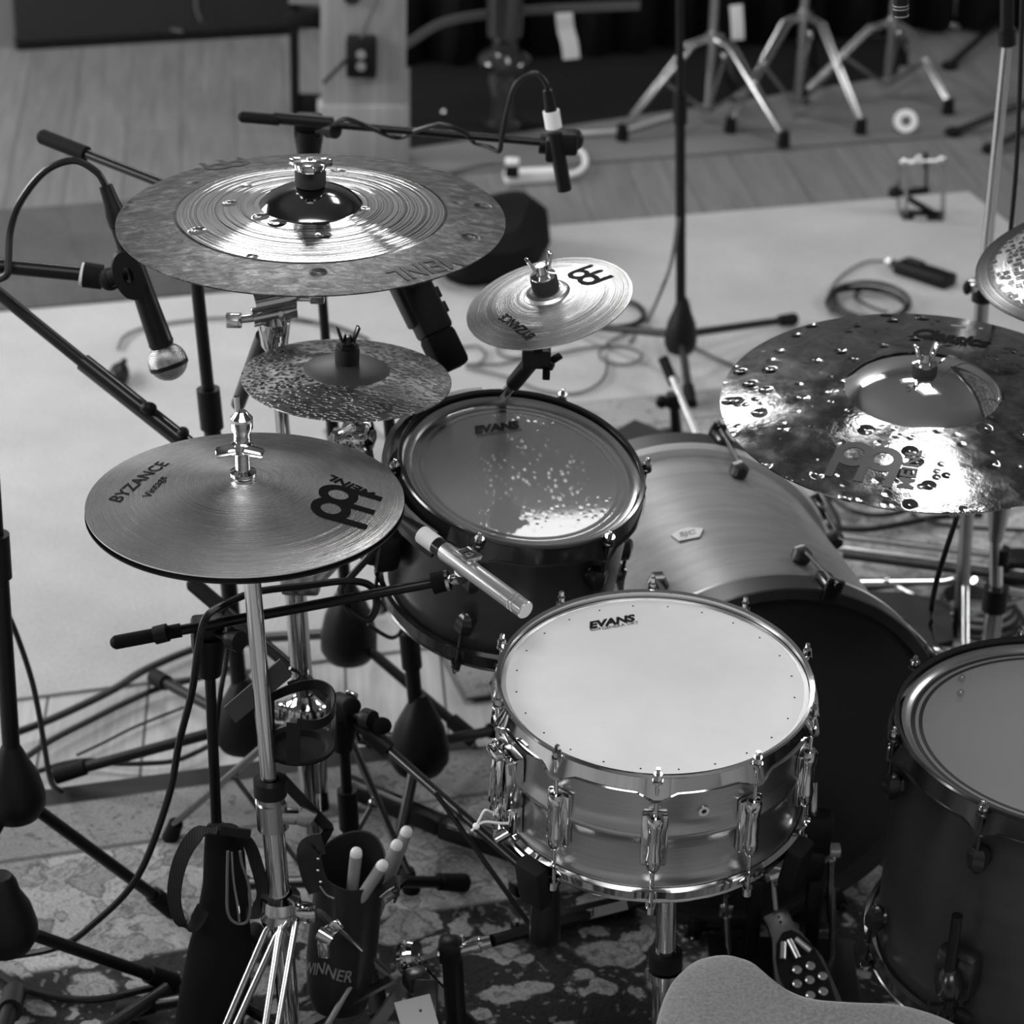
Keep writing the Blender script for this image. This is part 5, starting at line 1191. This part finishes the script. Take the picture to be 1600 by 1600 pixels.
MB().box(s(655, 1600, 2.50), (.045, .07, .004), Matrix.Rotation(.45, 3, 'X') @ Matrix.Rotation(.3, 3, 'Z')).build('footboard', 'plate_grey', t)
for x, y in ((657, 1580), (660, 1588)): MB().sph(s(x, y, 2.515), .0025, n=8).build('bolt', 'black_metal', t)

# long black base bar with a label, and a chromed rail to its left
a = W(800, 1452, RUGZ+.012); b = W(985, 1410, RUGZ+.012); mb = MB(); boxy(mb, a, b, .020, .003)
t = BAR = thing('base_bar', 'low black bar with two small chrome bolts, left of the snare stand tube', 'bar', (a+b)/2)
mb.build('bar', 'black_metal', t)
t = SLAVE; la = PY(905, 1436, 2.705); lb = PY(968, 1420, 2.755); Ml = frame((la+lb)/2, CAM-(la+lb)/2, lb-la); wl = (lb-la).length
MB().box(Ml @ Vector((0, .003, 0)), (wl, .013, .0012), Ml.to_3x3()).build('label', 'plate_grey', t)
tm = textmesh('Pearl', .3, .02); mb = MB(); mb.add([Ml @ Vector((-wl*.45+x*wl*.38, -.0005+y*wl*.38, .0010)) for x, y in tm[0]], tm[1]); mb.build('lettering', 'print_black', t, flat=True)
t = BAR
for x, y in ((807, 1434), (823, 1430)): MB().cyl(W(x, y+4, RUGZ+.02), W(x, y+4, RUGZ+.04), .003, n=10).build('bolt', 'chrome', t)
t = thing('folded_pedal_rail', 'dark flat rails with bright edges lying on the rug under the long boom arm', 'rail', W(700, 1300, RUGZ))
mb = MB(); boxy(mb, W(540, 1225, RUGZ+.03), W(690, 1290, RUGZ+.03), .026, .003); mb.build('dark_rail', 'black_metal', t)
mb = MB(); boxy(mb, W(690, 1290, RUGZ+.03), W(860, 1345, RUGZ+.03), .030, .003); boxy(mb, W(800, 1390, RUGZ+.012), W(860, 1360, RUGZ+.012), .02); mb.build('dark_rail', 'black_metal', t)
MB().cyl(W(540, 1218, RUGZ+.045), W(640, 1258, RUGZ+.045), .0035, n=8).build('bright_edge', 'chrome', t); MB().cyl(W(700, 1290, RUGZ+.046), W(770, 1312, RUGZ+.046), .0035, n=8).build('bright_edge', 'chrome', t)

# ================================================================== drum throne
zs = .50
ol = [(1012, 1660), (1022, 1600), (1034, 1560), (1052, 1528), (1080, 1506), (1122, 1497), (1160, 1506), (1192, 1532), (1225, 1556), (1270, 1572), (1340, 1578), (1410, 1581), (1460, 1592), (1510, 1615), (1560, 1660), (1590, 1730)]
pts = [W(x, y, zs-.012) for x, y in ol]; pts = smooth(pts, 4)
cen = W(1290, 1800, zs-.012); far_ = W(1290, 2080, zs)
back = []
for i in range(1, 14):
    k = i/14; a = math.pi*k; p0_ = pts[-1]; p1_ = pts[0]; c_ = (p0_+p1_)/2; rv = (p0_-p1_)/2; back.append(c_+rv*math.cos(a)+Vector((0, -1, 0))*.26*math.sin(a))
out = pts+back; n = len(out); cen = sum(out, Vector())/n
prof = [(.90, -.085), (.985, -.075), (1.0, -.05), (1.0, -.015), (.985, .0), (.95, .009), (.88, .014), (.75, .017), (.55, .016), (.3, .014)]
mb = MB(); vs = []
for s_, z_ in prof: vs += [Vector((cen.x+(p.x-cen.x)*s_, cen.y+(p.y-cen.y)*s_, zs+z_-.012)) for p in out]
m_ = len(prof); fs = [(j*n+i, j*n+(i+1) % n, (j+1)*n+(i+1) % n, (j+1)*n+i) for j in range(m_-1) for i in range(n)]
vs.append(Vector((cen.x, cen.y, zs))); fs += [((m_-1)*n+i, (m_-1)*n+(i+1) % n, m_*n) for i in range(n)]; fs.append(tuple(range(n))[::-1])
t = thing('drum_throne', 'grey suede saddle shaped throne seat at the bottom edge', 'seat', (cen.x, cen.y, 0))
mb.add(vs, fs).build('seat_pad', 'seat_suede', t)
MB().cyl((cen.x, cen.y, .10), (cen.x, cen.y, zs-.09), .016, n=20).build('post', 'chrome', t)
tripod_legs(t, Vector((cen.x, cen.y, 0)), .24, [(cen.x-.22, cen.y+.12, 0), (cen.x+.22, cen.y+.12, 0), (cen.x, cen.y-.25, 0)], 'chrome', .008, .12, double=True)

# ================================================================== things on the floor behind
t = thing('tape_roll', 'small white roll of tape standing on the dark grey mat', 'tape', W(1413, 206, .01))
c = W(1413, 206, .01)+Vector((0, 0, .030)); MB().lathe([(.013, -.010), (.030, -.010), (.030, .010), (.013, .010)], frame(c, (0, -1, .35)), 36, close=True).build('tape', 'tape_white', t)
MB().lathe([(.0115, -.0102), (.0135, -.0102), (.0135, .0102), (.0115, .0102)], frame(c, (0, -1, .35)), 28, close=True).build('core', 'dark_board', t)
# spare pedal frame
g = W(1437, 338, .006); Yk = g.y
t = thing('spare_pedal', 'small chrome pedal frame standing on the corner of the pale rug', 'pedal', g)
k = lambda x, y, dY=0: PY(x, y, Yk+dY)
for x in (1416, 1474): MB().cyl(k(x, 340), k(x-1, 256), .0052, n=12).build('post', 'dull_chrome', t)
MB().cyl(k(1404, 332, .05), k(1404, 262, .03), .004, n=10).build('post', 'dull_chrome', t)
MB().cyl(k(1406, 255), k(1478, 250), .005, n=10).sph(k(1414, 252), .010).sph(k(1430, 253), .009).sph(k(1472, 249), .011).sph(k(1436, 246), .008).build('axle', 'chrome', t)
MB().cyl(k(1446, 262), k(1447, 238), .005).cyl(k(1448, 262), k(1446, 300), .0035).build('beater_rod', 'black_metal', t)
MB().box(k(1420, 300, .02), (.10, .02, .014), Matrix.Rotation(-.15, 3, 'Y'), bev=.004).box(k(1440, 322, .03), (.085, .03, .010), Matrix.Rotation(.5, 3, 'Y'), bev=.003).sph(k(1398, 300, .02), .016, (1, .6, 1)).build('footboard', 'black_plastic', t)
MB().box(k(1440, 340)+Vector((0, 0, .004)), (.10, .06, .010), bev=.003).build('base', 'black_metal', t); MB().box(k(1438, 343, -.03)+Vector((0, 0, .004)), (.03, .012, .010), bev=.002).build('base_clamp', 'silver_satin', t)
# black box with cable coil on the pale rug
a = W(1398, 412, .02); b = W(1484, 440, .02); Mx = frame((a+b)/2, Z3, b-a)
t = thing('direct_box', 'long black box lying on the pale rug next to a coil of cable', 'box', (a+b)/2)
MB().box(Mx @ Vector((.008, 0, 0)), ((b-a).length*.95, .052, .030), Mx.to_3x3(), bev=.006).build('body', 'black_plastic', t)
MB().box(Mx @ Vector((-.03, .012, .017)), (.045, .02, .004), Mx.to_3x3(), bev=.001).build('panel', 'dark_board', t)
MB().cyl(Mx @ Vector((-.055, 0, 0)), Mx @ Vector((-.085, 0, 0)), .008).build('socket_stub', 'black_metal', t); MB().cyl(Mx @ Vector((-.085, 0, 0)), Mx @ Vector((-.097, 0, 0)), .009).build('plug', 'silver_satin', t)
CN = [0]
def cable(label, pts, z=.011, r=.0035, m='cable', world=None, cat='cable', name='cable'):
    P_ = world or [W(x, y, z+.0012*math.sin(i*1.7)+.0005) for i, (x, y) in enumerate(pts)]
    CN[0] += 1; return solo(MB().tube(P_, r, sm=6), name, m, label, cat)
cable('thin grey cable from the long black box curving left to the coil', [(1383, 408), (1358, 408), (1330, 420), (1305, 442), (1293, 468), (1298, 488)], .012, .003, 'grey_cable')
cc0 = W(1358, 476, .016); mb = MB()
for i in range(4):
    Rc = .088-.006*(i % 2); M_ = Matrix.Translation(cc0+Vector((.004*i-.006, .003*(i % 3), .004*i))) @ Matrix.Rotation(.04*i, 4, 'X'); mb.torus(M_, Rc, .0042, 44, 8)
mb.tube([cc0+Vector((-.01, .06, .012)), cc0+Vector((-.03, .02, .01)), cc0+Vector((-.005, -.04, .012)), cc0+Vector((.03, -.075, .014))], .0038)
solo(mb, 'cable_coil', 'cable', 'coil of black cable lying on the pale rug above the large dented cymbal', 'cable coil')
# black bag
c = W(765, 455, .006); mb = MB()
prof_ = [(0, 0), (.8, 0), (1, .25), (.95, .7), (.7, .95), (0, 1)]
def bagfn(a, j, r, z): return r*(1+.10*math.sin(3*a+1)+.06*math.sin(5*a)), z*(1+.15*math.sin(2*a+z*9))
mb.lathe([(r*.16, z*.13) for r, z in prof_], Matrix.Translation(c+Vector((-.03, .18, 0))) @ Matrix.Rotation(.3, 4, 'Z') @ Matrix.Diagonal((1.0, 1.1, 1, 1)), 40, fn=bagfn)
solo(mb, 'soft_bag', 'black_fabric', 'slumped black soft bag on the pale rug behind the big left cymbal', 'bag')
# teardrop device
c = W(186, 585, .025); t = thing('floor_microphone', 'small dark rounded device with a cable on the pale rug at left', 'device', c)
MB().sph(c, .028, (.75, 1.35, .8)).build('body', 'black_plastic', t); MB().cyl(c+Vector((0, .03, .0)), c+Vector((.002, .062, .004)), .010, .006).build('neck', 'black_rubber', t)
cable('thin dark cable running right from the small rounded device at left', [(185, 545), (192, 528), (215, 515), (262, 505), (330, 497), (400, 497), (440, 493), (490, 503), (530, 520)], .012, .0033, 'grey_cable')
cable('dark cable crossing behind the small dark cymbal on the pale rug', [(425, 495), (470, 500), (520, 508), (575, 530)], .012, .0035)
Zm = lambda pts: [(700+x/3.2, 380+y/3.2) for x, y in pts]
cable('thin cable with two small loops left of the splash arm', Zm([(60, 520), (150, 515), (188, 560), (155, 600), (90, 606), (250, 604), (360, 578), (388, 535), (330, 500), (262, 508), (252, 548), (330, 572), (520, 556), (700, 522), (870, 516), (965, 550), (950, 590), (870, 606), (785, 585), (758, 545), (830, 480), (930, 440)]), .012, .003, 'grey_cable')
cable('long thin cable curving behind the rack tom on the pale rug', Zm([(90, 622), (300, 668), (450, 730), (620, 752), (740, 712), (792, 640), (790, 560)]), .012, .003, 'grey_cable')
cable('short thick black cable bent behind the right edge of the splash cymbal', Zm([(860, 290), (930, 300), (975, 340), (975, 375), (930, 405), (840, 420)]), .014, .006)
cable('pale grey cable hanging beside the tall background stand', None, world=[PY(1060, 340, 4.72), PY(1050, 405, 4.70), PY(1035, 450, 4.70), W(1012, 500, .01), W(985, 535, .01)], r=.004, m='grey_cable')
cable('thin cable running right from the foot of the tall background stand', [(1078, 539), (1110, 556), (1144, 571), (1190, 590), (1230, 600)], .012, .0035)
Zr = lambda pts: [(1250+x/4.571, 750+y/4.571) for x, y in pts]
cable('black cable dipping just below the rim of the large dented cymbal', Zr([(150, 60), (260, 150), (360, 215), (520, 250), (700, 235), (850, 180)]), .03, .005)
cable('black cable running down from the rim of the large dented cymbal to the bass drum', Zr([(170, 90), (230, 200), (275, 300), (270, 420)]), .03, .005)
cable('black cable crossing the pale patterned rug right of the bass drum', Zr([(170, 325), (330, 350), (520, 350), (750, 310), (1000, 265), (1300, 250)]), .026, .006)
cable('thin black cable on the patterned rug behind the tall chrome pole', Zr([(800, 240), (900, 290), (1100, 330), (1350, 350), (1640, 360)]), .024, .004)
cable('long dark cable in front of the dark flat case at right', Zr([(420, 780), (650, 760), (900, 735), (1200, 722), (1650, 715)]), .024, .0045)
cable('black cable hanging in a slack curve in front of the tall chrome pole', None, world=[PY(1495, 808, 3.0), PY(1478, 860, 3.0), PY(1463, 910, 3.02), PY(1455, 955, 3.02), PY(1456, 985, 3.03), W(1464, 1012, RUGZ+.01)], r=.0038)
for i, (a, b) in enumerate((((1315, 838), (1600, 873)), ((1310, 856), (1600, 893)), ((1316, 868), (1600, 905)))):
    A = W(a[0], a[1], .07); B = W(b[0], b[1], .045+.01*i)
    solo(MB().cyl(A, B, .0062, n=14), 'stand_leg_tube', 'dull_chrome' if i != 2 else 'black_metal', ['uppermost of the parallel tubes running right from the bass drum', 'middle bright tube of those running right from the bass drum', 'dark lowest tube of those running right from the bass drum'][i], 'tube', 'parallel tubes right of the bass drum')
solo(MB().box(W(1585, 885, .05), (.07, .06, .05), bev=.008), 'leg_joint', 'black_plastic', 'black joint block at the right edge beside the parallel tubes', 'joint')
mb = MB()
cR = W(1500, 955, .02)
for i in range(4): mb.torus(Matrix.Translation(cR+Vector((.03, -.02+.012*i, .005*i))), .075-.006*i, .0042, 40, 8)
solo(mb, 'cable_coil', 'cable', 'coiled cables behind the floor tom between the chrome poles', 'cable coil')
Zl = lambda pts: [(x/4, 850+y/4) for x, y in pts]
cable('thick black cable sweeping up to the right over the left floor boards', Zl([(40, 1200), (220, 1135), (400, 1060), (700, 915), (900, 790), (1170, 672), (1400, 600)]), .02, .0065)
cable('black cable just below the thick sweeping one on the left floor boards', Zl([(80, 1395), (300, 1240), (560, 1105), (800, 985), (1000, 900), (1250, 835), (1450, 770)]), .016, .005)
cable('thin black cable waving across the planks above the oriental rug', Zl([(130, 1455), (400, 1372), (560, 1352), (720, 1372), (900, 1372), (1100, 1352), (1290, 1270), (1420, 1180)]), .014, .0042)
cable('thin dark cable fading across the planks towards the stands', Zl([(480, 1320), (650, 1240), (850, 1140), (1150, 1020)]), .008, .0025)
cable('black cable hanging in a long curve at the left edge', None, world=[PY(-10, 920, 3.05), PY(18, 972, 3.05), PY(46, 1050, 3.08), PY(60, 1110, 3.1), PY(70, 1170, 3.12), PY(80, 1222, 3.15), W(96, 1236, .02)], r=.0042)
Zb = lambda pts: [(x/4, 1200+y/4) for x, y in pts]
cable('black cable curving along the bottom left over the oriental rug', Zb([(-60, 1240), (60, 1330), (200, 1395), (400, 1440), (560, 1448), (700, 1432), (860, 1395), (1100, 1340), (1250, 1290)]), .026, .0052)
cable('black cable drooping in a loop left of the rack tom', None, world=[PY(575, 975, 3.15), PY(600, 992, 3.15), PY(615, 996, 3.15), PY(628, 985, 3.15), PY(636, 965, 3.14)], r=.003)
cable('thin black cable running down between the two front left stands', None, world=[PY(356, 1000, 2.9), PY(352, 1040, 2.88), PY(345, 1080, 2.86), PY(338, 1140, 2.86), PY(335, 1220, 2.84)], r=.0035)

# dark flat cases beside the front of the bass drum
def case(name, label, top, h, m, z0=RUGZ):
    n = len(top); t_ = [W(x, y, h) for x, y in top]; b_ = [Vector((v.x, v.y, z0)) for v in t_]
    mb = MB(); mb.add(b_+t_, [tuple(range(n))[::-1], tuple(range(n, 2*n))]+[(i, (i+1) % n, n+(i+1) % n, n+i) for i in range(n)]); return solo(mb, name, m, label, 'case')
case('flat_case', 'black flat case with a raised edge behind the rack tom', [(930, 690), (992, 655), (1140, 716), (1130, 790), (1020, 800), (900, 740)], .10, 'dark_board')
case('flat_case', 'dark grey flat case on the patterned rug between bass drum and tall chrome pole', [(1342, 923), (1414, 925), (1484, 940), (1490, 1000), (1440, 1010), (1375, 985)], .09, 'dark_board')
# power strip with plug and white leads
a = W(795, 276, .02); b = W(862, 272, .02); mb = MB(); Mx = frame((a+b)/2, Z3, b-a)
t = thing('power_strip', 'white power strip on the floor right of the big left cymbal', 'power strip', (a+b)/2)
MB().box((a+b)/2, ((b-a).length+.02, .04, .03), Mx.to_3x3(), bev=.005).build('body', 'white_plastic', t)
pl_ = W(800, 266, .045); MB().box(pl_, (.034, .03, .03), bev=.004).build('plug', 'black_plastic', t); MB().box(pl_+Vector((0, 0, .022)), (.034, .03, .014), bev=.003).build('plug_cap', 'white_plastic', t)
cable('white lead curling from the power strip up behind the overhead microphone', [(866, 275), (898, 271), (914, 258), (911, 240), (896, 232)], .02, .0075, 'white_plastic')
cable('white lead crossing the grey mat behind the leftmost chrome tripod', [(898, 208), (940, 207), (978, 203), (1010, 193), (1048, 182)], .02, .006, 'grey_white' if 'grey_white' in MATS else mat('grey_white', .45, .5))
cable('pale lead running left from the power strip plug to behind the big cymbal', [(790, 255), (760, 256), (730, 262), (700, 270), (650, 278)], .014, .005, 'grey_cable')
# piano at the back
Yw = 6.62
t = thing('grand_piano', 'dark polished grand piano, one turned leg and its curved lower rim at the top', 'piano', W(785, 200, .013))
g = W(785, 200, .013)
MB().lathe([(0, 0), (.05, 0), (.055, .02), (.035, .03), (.03, .08), (.040, .13), (.036, .15), (.062, .165), (.070, .185), (.062, .20), (.035, .215), (.032, .235), (.045, .25), (.050, .40), (.06, .5), (0, .5)], Matrix.Translation(g), 36).build('leg', 'piano_black' if 'piano_black' in MATS else mat('piano_black', .02, .15, 0, .6, .6), t)
MB().strap([PY(x, y, g.y+.06) for x, y in ((600, 92), (640, 66), (690, 36), (760, 22), (860, 14), (1000, 8))], .020, .015, (0, 0, 1)).build('lower_rim', 'rim_grey' if 'rim_grey' in MATS else mat('rim_grey', .07, .4), t)
MB().sph(W(694, 172, .03)+Vector((0, -.02, 0)), .008).build('caster', 'chrome', t)
# light fabric strip on the stand behind the stack: crumpled pale sheet edge
mb = MB(); pts = [W(x, y, .03) for x, y in ((590, 668), (620, 655), (660, 648), (690, 638))]
solo(MB().strap(pts, .05, .004, (0, 1, .3)), 'paper_strip', 'pale_paper' if 'pale_paper' in MATS else mat('pale_paper', .55, .6), 'crumpled pale paper strip on the rug under the small dark cymbal', 'paper')
# black leg ends at the bottom left
solo(MB().cyl(W(20, 1560, .05), W(-20, 1700, .12), .011).cyl(W(22, 1552, .03), W(16, 1580, .06), .016), 'stand_leg_end', 'black_metal', 'stubby black tube end with a rubber tip in the bottom left corner', 'tube')
solo(MB().cyl(W(262, 1545, .06), W(150, 1620, .05), .0095), 'stand_leg_tube', 'black_gloss', 'black shining tube slanting out of the bottom edge left of the hung bag', 'tube')

cable('thin black cable hanging down the right edge beside the tall chrome pole', None, world=[PY(1598, -20, 3.4), PY(1594, 120, 3.4), PY(1588, 260, 3.4), PY(1577, 380, 3.4), PY(1572, 430, 3.4)], r=.0034)
